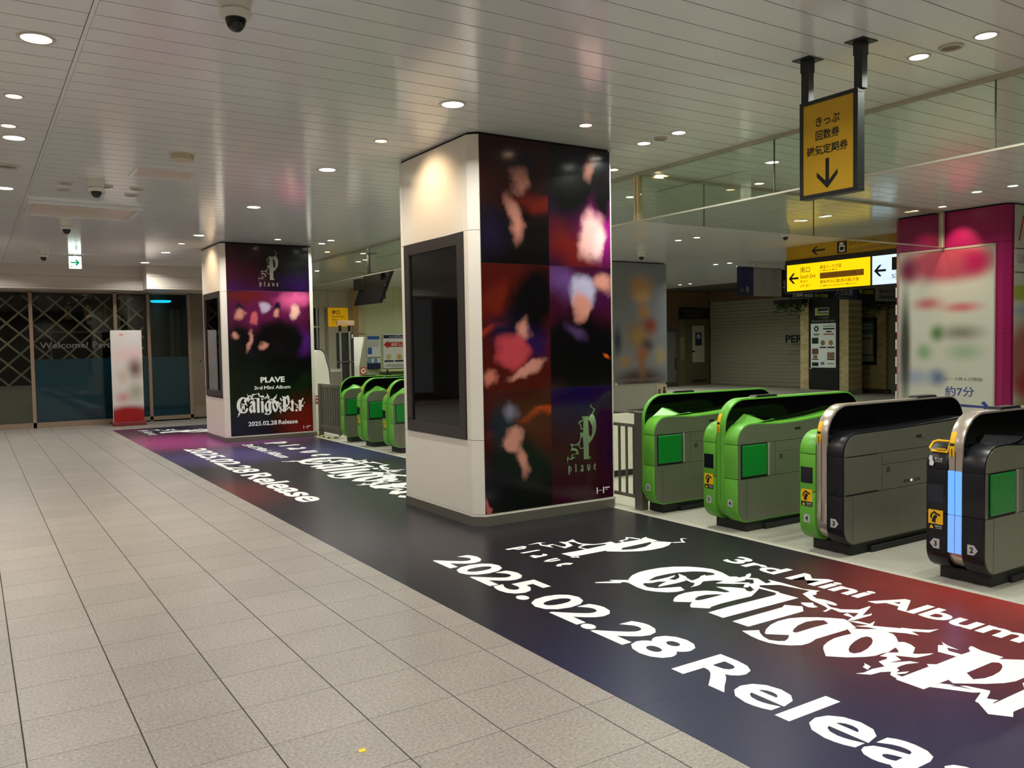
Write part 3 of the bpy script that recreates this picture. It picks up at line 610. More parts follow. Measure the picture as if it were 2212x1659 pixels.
poster_tile(t, 'picture_tile', 0, 2.445, 1.42, 0.785, fp1, 0); poster_tile(t, 'picture_tile', 0, 0, 1.42, 2.443, fp2, 0)
shape('silver_logo', PLOGO, (0.535, -0.0012, 2.51), X, Z, SILVER_FOIL, t, 1.0)
text('title_lettering', 'PLAVE', (0.515, -.0015, 0.882), X, Z, (0.42, 0.098), WHITE_INK, t, 0.035)

for s_, x_, w_ in (('3rd', .405, .14), ('Mini', .572, .17), ('Album', .768, .262)): text('title_lettering', s_, (x_, -.0015, 0.768), X, Z, (w_, 0.06), WHITE_INK, t, 0.022)

for s_, x_, w_ in (('2025.02.28', .288, .49), ('Release', .803, .34)): text('title_lettering', s_, (x_, -.0015, 0.153), X, Z, (w_, 0.076), WHITE_INK, t, 0.022)
shape('blackletter_title', CALIGO, (0.146, -.0015, 0.373), X, Z, WHITE_INK, t, .381, .397)
maker_mark(t, 1.24, 0.05, .9)

# ------------------------------------------------------------------ floor banner
def B(x, y): return (x, y)
ban = blobs('banner_print', (34, 32, 36), [
    (2.9, 15.2, 1.6, 2.2, 0, (158, 62, 118), 0), (4.2, 15.0, 1.6, 1.6, 0, (132, 66, 134), 0), (2.4, 18.4, 1.6, 1.7, 0, (46, 32, 66), .1), (4.5, 17.8, 1.4, 1.4, 0, (52, 34, 78), .1),
    (3.2, 12.7, 1.9, 1.6, 0, (78, 62, 112), 0), (4.9, 12.1, 1.3, 2.0, 0, (52, 54, 96), 0), (2.3, 9.35, .95, 1.5, 0, (96, 34, 34), 0), (4.4, 9.4, 1.7, 1.7, 0, (40, 44, 48), 0),
    (2.6, 6.4, .9, 1.6, 0, (56, 46, 56), 0), (2.2, 2.2, 2.0, 2.4, 0, (30, 32, 66), .1), (5.5, 2.2, 2.2, 2.0, 0, (176, 60, 48), 0), (4.2, 2.3, 1.5, 1.3, 0, (104, 44, 48), 0), (3.1, 1.4, 1.2, 1.6, 0, (46, 34, 66), 0), (2.2, 1.2, 1.0, 1.2, 0, (30, 33, 70), 0)],
    rough=0.3, spec=0.24, axes='xy', grain=(6, .10), rand=0.035)
BANNER_WHITE = mat('banner_white', (236, 236, 232), 0.42, spec=0.4)
t = thing('floor_banner', 'long dark floor banner with white album lettering along the ticket gates', 'floor banner', (0, 0, 0.0015))
ys = [0.2, 1.45, 2.7, 3.95, 5.2, 6.45, 7.7, 8.95, 10.2, 11.45, 12.7, 13.95, 15.2, 16.45, 18.42]
for a, b2 in zip(ys[:-1], ys[1:]): ob('banner_sheet', MB().box(2.335, 5.07, a + .0005, b2 - .0005, -.001, 0), ban, t)
U_, V_ = -Y, X; zt = 0.0006
def ft(nm, s, x, y, wd, ht, bold): text(nm, s, (x, y, zt), U_, V_, (wd, ht), BANNER_WHITE, t, bold)
ft('date_lettering', '2025.02.28', 2.762, 5.425, 2.385, 0.325, 0.03); ft('release_lettering', 'Release', 2.745, 2.93, 1.72, 0.335, 0.02)
ft('album_lettering', '3rd', 4.43, 4.20, .46, 0.20, 0.03); ft('album_lettering', 'Mini', 4.425, 3.645, .545, 0.20, 0.03); ft('album_lettering', 'Album', 4.41, 3.03, .86, 0.22, 0.03)
shape('blackletter_title', CALIGO, (3.50, 4.205, zt), U_, V_, BANNER_WHITE, t)
SW = [s for k, s in enumerate(PLOGO)]
shape('band_logo', PLOGO, (3.37, 5.43, zt), U_, V_, BANNER_WHITE, t, 2.05, 2.12)
ft('date_lettering', '2025.02.28', 2.772, 13.97, 3.2, 0.325, 0.03); ft('release_lettering', 'Release', 2.765, 10.62, 2.33, 0.335, 0.03)
ft('album_lettering', '3rd', 3.685, 14.0, .47, 0.18, 0.025); ft('album_lettering', 'Mini', 3.685, 13.42, .56, 0.18, 0.025); ft('album_lettering', 'Album', 3.685, 12.75, .85, 0.18, 0.025)
for s_ in PLOGO[6:]: shape('band_name_letter', [s_], (4.05, 14.1, zt), U_, V_, BANNER_WHITE, t, 7.0, 4.4)
shape('blackletter_title', CALIGO, (3.72, 11.42, zt), U_, V_, BANNER_WHITE, t, 1.35, 1.05)
shape('band_logo', PLOGO, (2.72, 17.95, zt), U_, V_, BANNER_WHITE, t, 3.4, 2.3)
# ------------------------------------------------------------------ ticket gates
GREEN = mat('gate_green', (98, 172, 54), 0.38)
GREEN_DK = mat('gate_green_dark', (64, 140, 36), 0.35)
FLAP_GREEN = mat('flap_green', (0, 122, 40), 0.35)
GATE_STEEL = mat('gate_steel', (116, 115, 100), 0.34, metal=0.35, noise=(9, 0.05))
GATE_BLACK = mat('gate_black', (18, 18, 23), 0.34, spec=0.35)
PLINTH_BLACK = mat('plinth_black', (26, 26, 26), 0.6)
NUM_PLATE = mat('number_plate', (186, 188, 186), 0.5)
BLUE_LED = mat('blue_led', (96, 156, 236), 0.4, emit=0.9)
SATIN = mat('satin_steel', (196, 182, 170), 0.25, metal=0.7)
FIN_BLACK = mat('fin_black', (5, 6, 6), 0.06, spec=0.15)
def lobe_profile(flat):
    p = [(0.13, 0.078)] + [] + [(1.60, 0.078)] + arc(1.60, 0.205, 0.127, -90, 0, 5)
    p += [(1.727, 0.75)] + arc(1.557, 0.75, 0.17, 0, 90, 6)
    if flat: p += [(1.2, 0.905), (0.7, 0.893), (0.4, 0.888)]
    else: p += [(1.45, 0.95), (1.25, 0.925), (1.0, 0.895), (0.75, 0.878), (0.5, 0.872), (0.36, 0.88), (0.25, 0.888)]
    p += arc(0.16, 0.725, 0.16, 90, 180, 9) + arc(0.13, 0.208, 0.13, 180, 270, 7)[:-1]
    return p
def fin_profile():
    return [(1.66, 0.085)] + [(1.775, 0.2), (1.785, 0.86)] + arc(1.565, 0.86, 0.22, 0, 90, 8) + arc(0.25, 0.84, 0.24, 90, 180, 12) + arc(0.15, 0.235, 0.14, 180, 270, 7)
SEAMS = (0.0, 0.441, 0.72, 1.2)
def number(parent, n, y, z, arrow):
    w_, h_ = 0.052, 0.062
    if arrow == 0: pts = [(-w_/2, -h_/2), (w_/2, -h_/2), (w_/2, h_/2 - .012), (w_/2 - .012, h_/2), (-w_/2 + .012, h_/2), (-w_/2, h_/2 - .012)]
    elif arrow > 0: pts = [(-w_/2, -h_/2), (w_/4, -h_/2), (w_/2 + .012, 0), (w_/4, h_/2), (-w_/2, h_/2)]
    else: pts = [(w_/2, -h_/2), (w_/2, h_/2), (-w_/4, h_/2), (-w_/2 - .012, 0), (-w_/4, -h_/2)]
    pl = ob('number_plate', MB().prism([(y - p[0], z + p[1]) for p in pts], -0.0035, -0.001, 'x'), NUM_PLATE, parent)
    text('number', n, (-0.0045, y, z), -Y, Z, (None, 0.036), INK, pl, 0.03, 'c')
def sticker(parent, y, z):
    s = ob('warning_sticker', MB().box(-0.003, -0.001, y - .048, y + .048, z, z + .09), YELLOW_STICKER, parent)
    ob('sticker_footer', MB().box(-0.0032, -0.001, y - .048, y + .048, z - .035, z - .0), INK, s)
    fig = [[(-.028, .028), (-.02, .06), (-.01, .068), (.002, .062), (.03, .052), (.034, .058), (.03, .064), (.002, .074), (-.004, .082), (-.016, .08), (-.014, .074), (-.03, .066), (-.036, .04)], ]
    leg = [[(-.026, .014), (-.008, .008), (.0, .006), (.002, .03), (.014, .052), (-.006, .06), (-.018, .04)], ]
    shape('pictogram', [[[(x, zz) for x, zz in fig[0]]], [[(x, zz) for x, zz in leg[0]]]], (-0.0042, y, z), -Y, Z, INK, s)
    shape('caution_triangle', [[[(-.04, -.03), (-.012, -.03), (-.026, -.006)]]], (-0.0042, y, z), -Y, Z, YELLOW_STICKER, s)
    ob('footer_text', MB().box(-0.0042, -0.0034, y - .042, y + .004, z - .016, z - .010).box(-0.0042, -0.0034, y - .042, y + .0, z - .027, z - .0235), NUM_PLATE, s)
def lobe(root, y_in, y_out, paint, flat, flap, seen_side):
    """one side body of a gate between the fin and its outer face"""
    P = lobe_profile(flat); lo, hi = min(y_in, y_out), max(y_in, y_out); sgn = -1 if y_out < y_in else 1
    for a, b2 in zip(SEAMS[:-1], SEAMS[1:]):
        ob('nose_shell', MB().prism(clipz(P, a + .0012, b2 - .0012), lo, hi, 'y'), paint, root, bevel=0.006, smooth=True)
    ob('seam_core', MB().prism(inset(P, 0.006), lo + .006, hi - .006, 'y'), BLACK_MATT, root)
    if not seen_side: return
    Q = inset(P, 0.012); ya, yb = sorted((y_out, y_out + sgn * 0.004))
    top = clipz(Q, .722, 1.2); midp = clipz(Q, .443, .718); low = clipz(Q, 0, .439)
    ob('upper_panel', MB().prism(top, ya, yb, 'y'), GATE_STEEL, root)
    ob('middle_panel', MB().prism(midp, ya, yb, 'y'), GATE_STEEL, root)
    ob('lower_panel', MB().prism(low, ya, yb, 'y'), GATE_STEEL, root)
    yq = y_out + sgn * 0.004
    def plate(nm, x0, x1, z0, z1, d, mt, bv=0): 
        a, b2 = sorted((yq, yq + sgn * d)); return ob(nm, MB().box(x0, x1, a, b2, z0, z1), mt, root, bevel=bv)
    plate('panel_seam', .105, .107, .10, .438, .0006, BLACK_MATT)
    plate('panel_seam', .452, .454, .445, .718, .0006, BLACK_MATT)
    plate('panel_seam', .454, 1.6, .63, .632, .0006, BLACK_MATT)
    plate('vent', .505, .545, .57, .61, .001, mat('vent_dark', (60, 58, 50), 0.6))
    if flap:
        plate('flap_recess', .042, .352, .438, .722, .002, BLACK_MATT)
        plate('flap_door', .05, .335, .458, .712, .018, FLAP_GREEN, .008)
        plate('flap_hinge', .352, .372, .445, .718, .014, mat('hinge_grey', (150, 146, 134), .4), .004)
    else:
        plate('service_door', .03, .40, .452, .712, .003, GATE_STEEL, .001)
        plate('door_shadow', .03, .40, .443, .451, .001, BLACK_MATT); plate('door_shadow', .03, .40, .7125, .718, .001, BLACK_MATT)
        for x in (.72, .76, .86, .90): plate('sensor_window', x, x + .03, .47, .495, .001, mat('vent_dark', (60, 58, 50), .6))
        plate('sensor_light', .81, .825, .475, .49, .002, mat('sensor_white', (250, 250, 250), .4, emit=1.5))
    plate('latch', .70 if flap else .88, .765 if flap else .945, .80, .82, .002, BLACK_MATT); plate('latch_knob', .775 if flap else .955, .795 if flap else .975, .805, .825, .008, CHROME, .003)
def gate(yc, label, left, right, band, numL=None, numR=None, flap=True, flat=False, half=False, led=False, ticket=False, reader=.38, detail=True):
    root = thing('ticket_gate', label, 'ticket gate', (5.142, yc, 0), 'row of automatic ticket gates')
    fw = 0.045
    ob('plinth', MB().box(0.13, 1.62, -0.165, 0.165 if not half else 0.02, 0, 0.078).box(0.33, 1.3, -0.19, -0.165, 0, 0.045), PLINTH_BLACK, root, bevel=0.004)
    F = fin_profile(); f0, f1 = (-fw, fw) if not half else (-fw, -fw + .03)
    ob('fin_band', MB().prism(F, f0, f1, 'y'), band, root, bevel=0.005, smooth=True)
    if not half:
        G = [(p[0] - .0012, p[1]) for p in F if p[0] < 0.02 and .2 < p[1] < .86]
        ob('fin_groove', MB().box(0.0085, 0.012, -0.002, 0.002, 0.24, 0.84), GREEN_DK if band is GREEN else BLACK_MATT, root)
    S_ = clipz(inset(F, 0.014), 0.5, 1.2)
    ob('fin_glass', MB().prism(S_, f0 - .003, f0 - .0004, 'y'), FIN_BLACK, root)
    if not half: ob('fin_glass', MB().prism(S_, f1 + .0004, f1 + .003, 'y'), FIN_BLACK, root)
    ob('card_reader', MB().prism([(reader, 1.078), (reader + .29, 1.078), (reader + .26, 1.096), (reader + .03, 1.096)], f0 + .004, f1 - .004, 'y'), GATE_BLACK, root, bevel=.003)
    lobe(root, -fw - .003, -0.184, right, flat, flap, True)
    if right is GREEN:
        yi, yo = -fw - .003, -0.184
        ob('reader_hood', MB().add([(.09, yi, .86), (.235, yi, .952), (.30, yo, .893), (.62, yi, .884), (.30, yi, .85), (.16, yo, .87)], [(0, 1, 2, 5), (1, 3, 2), (0, 5, 2, 4), (4, 2, 3), (0, 4, 1), (1, 4, 3)]), GREEN, root)
        ob('reader_pad', MB().add([(.30, yi - .012, .938), (.36, yo + .03, .9), (.56, yi - .02, .897), (.33, yi - .03, .87)], [(0, 1, 2), (0, 3, 1), (1, 3, 2), (0, 2, 3)]), FIN_BLACK, root)
    elif not flat:
        yi, yo = -fw - .003, -0.184
        ob('reader_hood', MB().add([(.16, yi, .86), (.26, yi, .935), (.40, yo, .893), (.75, yi, .89), (.40, yi, .85), (.2, yo, .87)], [(0, 1, 2, 5), (1, 3, 2), (0, 5, 2, 4), (4, 2, 3), (0, 4, 1), (1, 4, 3)]), GATE_BLACK, root)
    if not half:
        lobe(root, fw + .003, 0.184, left, True, False, False)
        ob('front_screen', MB().box(-0.003, -0.0005, 0.068, 0.172, 0.505, 0.622), mat('screen_dark', (20, 22, 30), .15) if left is GREEN else mat('screen_navy', (30, 34, 48), .2), root)
        sticker(root, 0.119, 0.368)
        # yellow caution strip bent over the fin nose
        A = arc(0.25, 0.84, 0.2425, 150, 192, 8); A2 = arc(0.25, 0.84, 0.239, 192, 150, 8)
        st = ob('caution_strip', MB().prism(A + A2, 0.005, 0.038, 'y'), YELLOW_STICKER, root)
        ob('strip_mark', MB().prism(arc(0.25, .84, .2432, 168, 172, 2) + arc(0.25, .84, .241, 172, 168, 2), 0.007, 0.036, 'y'), INK, st)
        ob('strip_text', MB().prism(arc(0.25, .84, .2432, 176, 189, 4) + arc(0.25, .84, .241, 189, 176, 4), 0.019, 0.025, 'y'), INK, st)
        if numL: number(root, numL[0], 0.119, 0.243, numL[1])
    if numR: number(root, numR[0], -0.112, 0.243, numR[1])
    if led:
        for ya, yb in ((-0.043, -0.003), (0.003, 0.043)):
            ob('led_strip', MB().box(0.003, 0.0085, ya, yb, 0.443, 0.718), BLUE_LED, root); ob('led_strip', MB().box(0.003, 0.0085, ya, yb, 0.20, 0.438), mat('blue_led_low', (110, 160, 232), .4, emit=.75), root)
    if ticket:
        lp = [(0.03, .06, .83), (0.03, .165, .83), (0.03, .178, .85), (0.05, .165, .885), (0.06, .14, .895), (0.06, .06, .895)]
        ob('ticket_slot_frame', MB().tube(lp + [lp[0]], 0.008, 8), YELLOW_STICKER, root, smooth=True)
        ob('slot_insert', MB().box(0.02, 0.03, .07, .13, .838, .852), YELLOW, root)
        shape('ticket_pictogram', [[[(-.012, 0), (.012, -.004), (.02, .02), (.012, .034), (.008, .062), (-.008, .064), (-.016, .04), (-.01, .03)]]], (-0.0042, .15, .742), -Y, Z, WHITE_INK, root)
        text('ticket_lettering', 'きっぷ', (-0.0042, .125, .78), -Y, Z, (.05, None), WHITE_INK, root, .02)
        text('ticket_lettering', 'TICKET', (-0.0042, .125, .766), -Y, Z, (.05, .009), WHITE_INK, root)
    return root
gate(5.87, 'green end ticket gate numbered 5 beside the steel railing', GREEN, GREEN, GREEN, numR=('5', 0), half=True)
gate(4.888, 'green ticket gate with plates 5 and 4', GREEN, GREEN, GREEN, numL=('5', 0), numR=('4', 0))
gate(3.911, 'half green half black ticket gate with plates 4 and 3', GREEN, GATE_BLACK, SATIN, numL=('4', 0), numR=('3', 1), flap=False, flat=True, reader=1.12)
gate(2.926, 'black ticket gate with blue light strip cut by the right edge', GATE_BLACK, GATE_BLACK, SATIN, numL=('3', -1), numR=('2', 1), led=True, ticket=True, reader=.44)
gate(13.36, 'distant green end ticket gate beside the slotted steel fence', GREEN, GREEN, GREEN, half=True)
gate(12.41, 'distant green ticket gate, middle of the far three', GREEN, GREEN, GREEN)
gate(11.43, 'distant green ticket gate partly hidden by the near pillar', GREEN, GREEN, GREEN)

# ------------------------------------------------------------------ railings
t = thing('steel_railing', 'low steel bar railing between near pillar and gate 5', 'railing', (5.22, 5.94, 0))
ob('post', MB().box(-0.04, 0.04, -0.05, 0.05, 0, 0.915), STEEL_DK, t, bevel=.004)
ob('top_rail', MB().box(-0.02, 0.02, 0, 0.7, 0.895, 0.918), STEEL, t, bevel=.004); ob('middle_rail', MB().box(-0.015, 0.015, 0.05, 0.7, 0.765, 0.792), STEEL_DK, t); ob('bottom_rail', MB().box(-0.015, 0.015, 0.05, 0.7, 0.1, 0.128), STEEL_DK, t)
for k in range(6): ob('bar', MB().box(-0.009, 0.009, 0.092 + k * .105, 0.11 + k * .105, 0.128, 0.765), STEEL_DK, t)
t = thing('slotted_fence', 'steel fence with upright slots beside the far pillar', 'fence', (5.3, 13.69, 0))
ob('end_post', MB().box(-0.03, 0.03, 0.92, 1.04, 0, 0.925), STEEL_DK, t, bevel=.004)
ob('top_rail', MB().box(-0.02, 0.02, 0.0, 0.92, 0.87, 0.925), STEEL_DK, t); ob('bottom_rail', MB().box(-0.02, 0.02, 0.0, 0.92, 0.07, 0.2), STEEL_DK, t)
for k in range(8): ob('slat', MB().box(-0.012, 0.012, 0.03 + k * .115, 0.095 + k * .115, 0.2, 0.87), STEEL_DK, t)
t = thing('hazard_chain', 'drooping yellow and black barrier chain on the floor by the fence', 'chain', (5.2, 14.0, 0))
pts = [(0.06, 1.0, .26), (0.04, .85, .17), (0.0, .7, .08), (-.02, .55, .03), (-.03, .35, .012), (-.04, .1, .012), (-.02, -.1, .012), (0.05, -.28, .03), (0.07, -.32, .07)]
for k, (a, b2) in enumerate(zip(pts[:-1], pts[1:])):
    mid = tuple((p + q) / 2 for p, q in zip(a, b2))
    ob('link', MB().tube([a, mid], 0.011, 6), mat('chain_yellow', (226, 214, 90), .5), t); ob('link', MB().tube([mid, b2], 0.011, 6), BLACK, t)
# ------------------------------------------------------------------ low panel behind the railing
t = thing('booth_barrier', 'low pale grey booth panel with black base behind the railing', 'panel', (5.9, 7.6, 0))
ob('board', MB().box(0, 1.6, 0, 0.04, 0.07, 0.733), WHITE_PANEL, t, bevel=.003); ob('base', MB().box(0, 1.6, -0.004, 0.044, 0, 0.07), BLACK, t)

# ------------------------------------------------------------------ hanging arrow sign
t = thing('hanging_sign', 'yellow ticket sign with down arrow hung from the ceiling', 'sign', (4.57, 3.21, 0))
SG = mat('sign_frame', (30, 34, 34), 0.4)
for y in (0.015, 0.402):
    ob('ceiling_plate', MB().box(-0.02, 0.125, y - .065, y + .065, CEIL - .006, CEIL), SG, t)
    ob('hanger', MB().box(0.022, 0.078, y - .028, y + .028, 3.07, CEIL - .005), SG, t, bevel=.003)
    ob('hanger_sleeve', MB().box(0.018, 0.082, y - .032, y + .032, 3.27, CEIL - .005), SG, t, bevel=.003)
for nm, a in (('frame_bar', (0, .068, 0, .425, 3.048, 3.072)), ('frame_bar', (0, .068, 0, .425, 2.455, 2.48)), ('frame_bar', (0, .068, 0, .032, 2.48, 3.048)), ('frame_bar', (0, .068, .4, .425, 2.48, 3.048))): ob(nm, MB().box(*a), SG, t, bevel=.002)
ob('face', MB().box(.006, .06, .032, .4, 2.48, 3.048), YELLOW, t)
for s, ya, yb, z, h in (('きっぷ', .304, .13, 2.90, .058), ('回数券', .306, .13, 2.812, .062), ('磁気定期券', .372, .071, 2.72, .062)):
    text('lettering', s, (.0045, ya, z), -Y, Z, (ya - yb, h), INK, t, .016)
shape('arrow', [[[(-.013, .187), (.013, .187), (.013, .05), (.075, .11), (.075, .078), (0, 0), (-.078, .08), (-.078, .112), (-.013, .05)]]], (.0045, .219, 2.503), -Y, Z, INK, t)
# ------------------------------------------------------------------ hanging glass smoke screens
SMOKE_GLASS = glass_mat('smoke_glass', (244, 249, 243), 0.4)
RAIL = mat('rail_alu', (190, 184, 168), 0.35, metal=0.3)
t = thing('glass_screen', 'ceiling-hung glass smoke screen running along above the gates', 'glass screen', (6.04, 0, 0))
ob('top_rail', MB().box(-.02, .02, -1.0, 19.6, 3.325, CEIL + .01), RAIL, t); ob('bottom_rail', MB().box(-.01, .01, -1.0, 16.6, 2.84, 2.855), RAIL, t)
cuts = [-1.0, 1.25, 3.163, 5.074, 6.84, 9.0, 11.2, 13.4, 16.6]
for a, b2 in zip(cuts[:-1], cuts[1:]): ob('pane', MB().box(-.004, .004, a + .004, b2 - .004, 2.855, 3.325), SMOKE_GLASS, t)
ob('corner_post', MB().box(-.028, .028, 6.845, 6.925, 2.845, 3.33), mat('post_cream', (214, 196, 160), .4), t, bevel=.003)
ob('post_shadow_joint', MB().box(-.03, -.027, 6.88, 6.884, 2.85, 3.325), DARK_GAP, t)
for a in (1.25, 3.163, 5.074): ob('pane_joint', MB().box(-.005, .005, a - .004, a + .004, 2.855, 3.325), STEEL_DK, t)
t = thing('glass_screen', 'ceiling-hung glass smoke screen crossing from glass post to magenta pillar', 'glass screen', (6.1, 6.885, 0))
ob('top_rail', MB().box(0, 5.66, -.02, .02, 3.325, CEIL + .01), RAIL, t); ob('bottom_rail', MB().box(3.5, 5.66, -.01, .01, 2.835, 2.85), RAIL, t)
cuts = [0, .92, 2.82, 4.7, 5.64]
for a, b2 in zip(cuts[:-1], cuts[1:]): ob('pane', MB().box(a + .004, b2 - .004, -.004, .004, 2.85, 3.325), SMOKE_GLASS, t)
for a in cuts[1:3]: ob('pane_joint', MB().box(a - .004, a + .004, -.005, .005, 2.85, 3.325), STEEL_DK, t)
ob('end_post', MB().box(5.62, 5.66, -.03, .03, 2.84, 3.335), RAIL, t)

# ------------------------------------------------------------------ closed shop front at the far left
FASCIA = mat('fascia_white', (206, 198, 186), 0.4)
BRONZE = mat('mullion_bronze', (150, 128, 108), 0.4, metal=0.4)
wf = struct('wall_far_left', 'white boarded fascia above the closed shop front')
for xa, xb, y in ((-4, 3.17, 19.47), (3.19, 5.2, 18.98)):
    for z0, z1 in ((2.86, 2.898), (2.902, 3.118), (3.122, CEIL)):
        ob('fascia_board', MB().box(xa, xb, y - (.012 if z0 < 2.87 else 0), y + .05, z0, z1), FASCIA, wf)
    ob('fascia_soffit', MB().box(xa, xb, y + .05, 20.2, 2.852, 2.872), FASCIA, wf)
ob('fascia_return', MB().box(3.17, 3.19, 18.98, 20.1, 2.86, CEIL), FASCIA, wf)
ob('upper_wall', MB().box(-4, 5.6, 20.12, 20.3, 2.85, CEIL + .1), FASCIA, wf)
SHOP_GLASS = glass_mat('shop_glass', (236, 238, 232), .7)
win = struct('window_1', 'glazed front of the closed shop with bronze mullions', (0, 20.1, 0))
for x in (-1.6, 1.095, 2.69, 3.36, 4.215): ob('mullion', MB().box(x - .034, x + .034, -.03, .04, 0, 2.85), BRONZE, win, bevel=.003)
ob('sill', MB().box(-4, 2.5, -.03, .04, 0, .115), BRONZE, win); ob('sill', MB().box(2.5, 4.25, -.03, .04, .03, .115), BRONZE, win); ob('head', MB().box(-4, 4.25, -.03, .04, 2.82, 2.85), BRONZE, win)
for xa, xb in ((-1.566, 1.061), (1.129, 2.656), (2.724, 3.326), (3.394, 4.181)): ob('pane', MB().box(xa, xb, 0, .008, .115, 2.82), SHOP_GLASS, win)
FILM = mat('teal_window_film', (6, 82, 112), 0.4)
for xa, xb in ((1.129, 2.656), (2.724, 3.326), (3.394, 4.181)): ob('teal_film', MB().box(xa, xb, .009, .012, .115, 1.43), FILM, win)
ob('teal_film_edge', MB().box(2.35, 2.656, .0125, .015, .115, 1.2), mat('teal_film_dark', (6, 52, 68), .35), win)
ob('frosted_film', MB().box(-1.566, 1.061, .009, .012, .115, .9), glass_mat('frost', (120, 124, 112), .6, .6, (150, 152, 138)), win)
text('shop_lettering', 'Welcome! Perie', (1.24, -.004, 1.655), X, Z, (1.42, .13), mat('faint_lettering', (92, 92, 88), .6), win, .015)
room = struct('wall_shop_interior', 'dark interior of the closed shop'); DRK = mat('shop_dark', (40, 36, 32), .8); DRK2 = mat('shop_shelf', (96, 92, 86), .7)
ob('back_wall', MB().box(-4, 5.6, 23.2, 23.3, 0, 3.3), DRK, room); ob('room_floor', MB().box(-4, 5.6, 20.1, 23.2, -.02, .004), DRK2, room); ob('room_ceiling', MB().box(-4, 5.6, 20.1, 23.2, 3.0, 3.05), DRK, room)
ob('side_wall', MB().box(4.3, 4.35, 20.14, 23.2, 0, 3.0), DRK, room)
t = thing('lattice_gate', 'pale folding lattice grille behind the shop glass', 'grille', (0, 20.36, 0)); LAT = mat('lattice_alu', (150, 142, 122), .45, metal=.3)
xa, xb, za, zb = -1.4, 3.3, .45, 2.76
for sgn in (1, -1):
    for k in range(-22, 24):
        # line through (1.58 + .455 k, 2.62) with slope sgn*.945
        pts = []
        cx = 1.58 + .455 * k
        for z in (za, zb):
            x = cx + (z - 2.62) / (.945 * sgn)
            if xa <= x <= xb: pts.append((x, z))
        for x in (xa, xb):
            z = 2.62 + (x - cx) * .945 * sgn
            if za < z < zb: pts.append((x, z))
        if len(pts) >= 2 and abs(pts[0][0] - pts[1][0]) > .15:
            ob('lattice_bar', MB().bar((pts[0][0], .012 * sgn, pts[0][1]), (pts[1][0], .012 * sgn, pts[1][1]), .038, .008), LAT, t)
for k, (x, z, w_, h_) in enumerate(((1.82, 2.3, .13, .3), (2.2, 2.28, .15, .3), (3.02, 2.28, .12, .3), (2.62, 2.28, .05, .3))):
    t = thing('wooden_tag', ['hanging wooden menu board behind the lattice, leftmost of four', 'hanging wooden menu board behind the lattice, second from left', 'hanging wooden menu board behind the lattice, right of the mullion', 'hanging wooden menu board half hidden by the shop mullion'][k], 'menu board', (x, 21.2, z), 'hanging menu boards in the shop')
    ob('board', MB().box(0, w_, 0, .02, 0, h_), mat('tag_wood', (150, 116, 74), .6), t); ob('cord', MB().box(w_ / 2 - .004, w_ / 2 + .004, .008, .012, h_, 3.0 - z), BLACK, t)
    ob('brush_text', MB().box(w_ * .4, w_ * .6, -.002, 0, .06, .24), mat('tag_text', (60, 44, 30), .6), t)
t = thing('shop_counter', 'pale shop counter frame behind the lettered glass', 'counter', (1.5, 21.0, 0))
for a in ((0, .03, 0, .05, 0, 2.02), (.85, .9, 0, .05, 0, 2.02), (0, 1.4, 0, .05, 2.0, 2.03)): ob('frame_bar', MB().box(*a), DRK2, t)
ob('counter_front', MB().box(0, 1.4, .06, .5, 0, 1.05), DRK, t); ob('counter_top', MB().box(-.02, 1.42, .04, .55, 1.05, 1.09), DRK2, t)
t = thing('shop_pillar', 'brown cylinder with pale drapes behind the right shop pane', 'curtain', (3.75, 21.4, 0))
ob('column', MB().cyl((0, 0, 0), .28, 3.0, 'z', 24), mat('shop_column', (74, 64, 48), .6), t, smooth=True)
for k in range(4): ob('drape', MB().box(.32 + k * .13, .42 + k * .13, .1, .14, 1.2, 2.55), mat('drape%d' % (k % 2), ((150, 140, 126), (112, 104, 94))[k % 2], .8), t)
t = thing('shop_lamp', 'round cyan lit lamp inside the right shop pane', 'lamp', (3.75, 20.75, 2.7))
ob('glow_disc', MB().lathe([(0.0001, -.02), (.2, -.02), (.23, .02), (.0001, .03)], n=28), mat('cyan_lamp', (20, 170, 220), .4, emit=2.2), t); ob('stem', MB().cyl((0, 0, .03), .015, .26), BLACK, t)
door = struct('door_1', 'brown-grey steel panel door beside the far pillar', (4.25, 20.1, 0)); PD = mat('door_panel', (112, 100, 84), .45)
ob('leaf', MB().box(0, 1.35, -.02, .03, .04, 2.85), PD, door); ob('kick_panel', MB().box(.03, 1.3, -.024, -.02, .06, .28), mat('door_kick', (126, 114, 98), .45), door)
for x in (.18, .3): ob('bolt_hole', MB().cyl((x, -.026, 1.32), .02, .006, 'y', 12), BLACK, door)
# standee
t = thing('sign_stand', 'tall white and red upright sign stand in front of shop glass', 'sign stand', (2.5, 19.42, 0))
ob('panel', MB().box(0, .6, 0, .04, .08, 2.01), blobs('stand_print', (214, 208, 202), [(.3, .2, .7, .3, 0, (150, 10, 12), .45), (.35, 1.5, .6, .3, 0, (224, 196, 192), .1), (.45, 1.2, .25, .35, 0, (120, 92, 80), 0), (.2, 1.05, .2, .25, 0, (206, 186, 170), 0), (.2, .6, .25, .2, 0, (206, 150, 148), 0), (.45, .7, .25, .3, 0, (170, 168, 142), 0), (.2, 1.92, .08, .04, 0, (220, 120, 120), 0)], .4), t, bevel=.004)
ob('foot', MB().box(-.02, .62, -.14, .2, 0, .08), mat('stand_foot', (120, 40, 40), .5), t, bevel=.008); ob('side_edge', MB().box(-.006, 0, .002, .038, .08, 2.0), WHITE_PLASTIC, t)
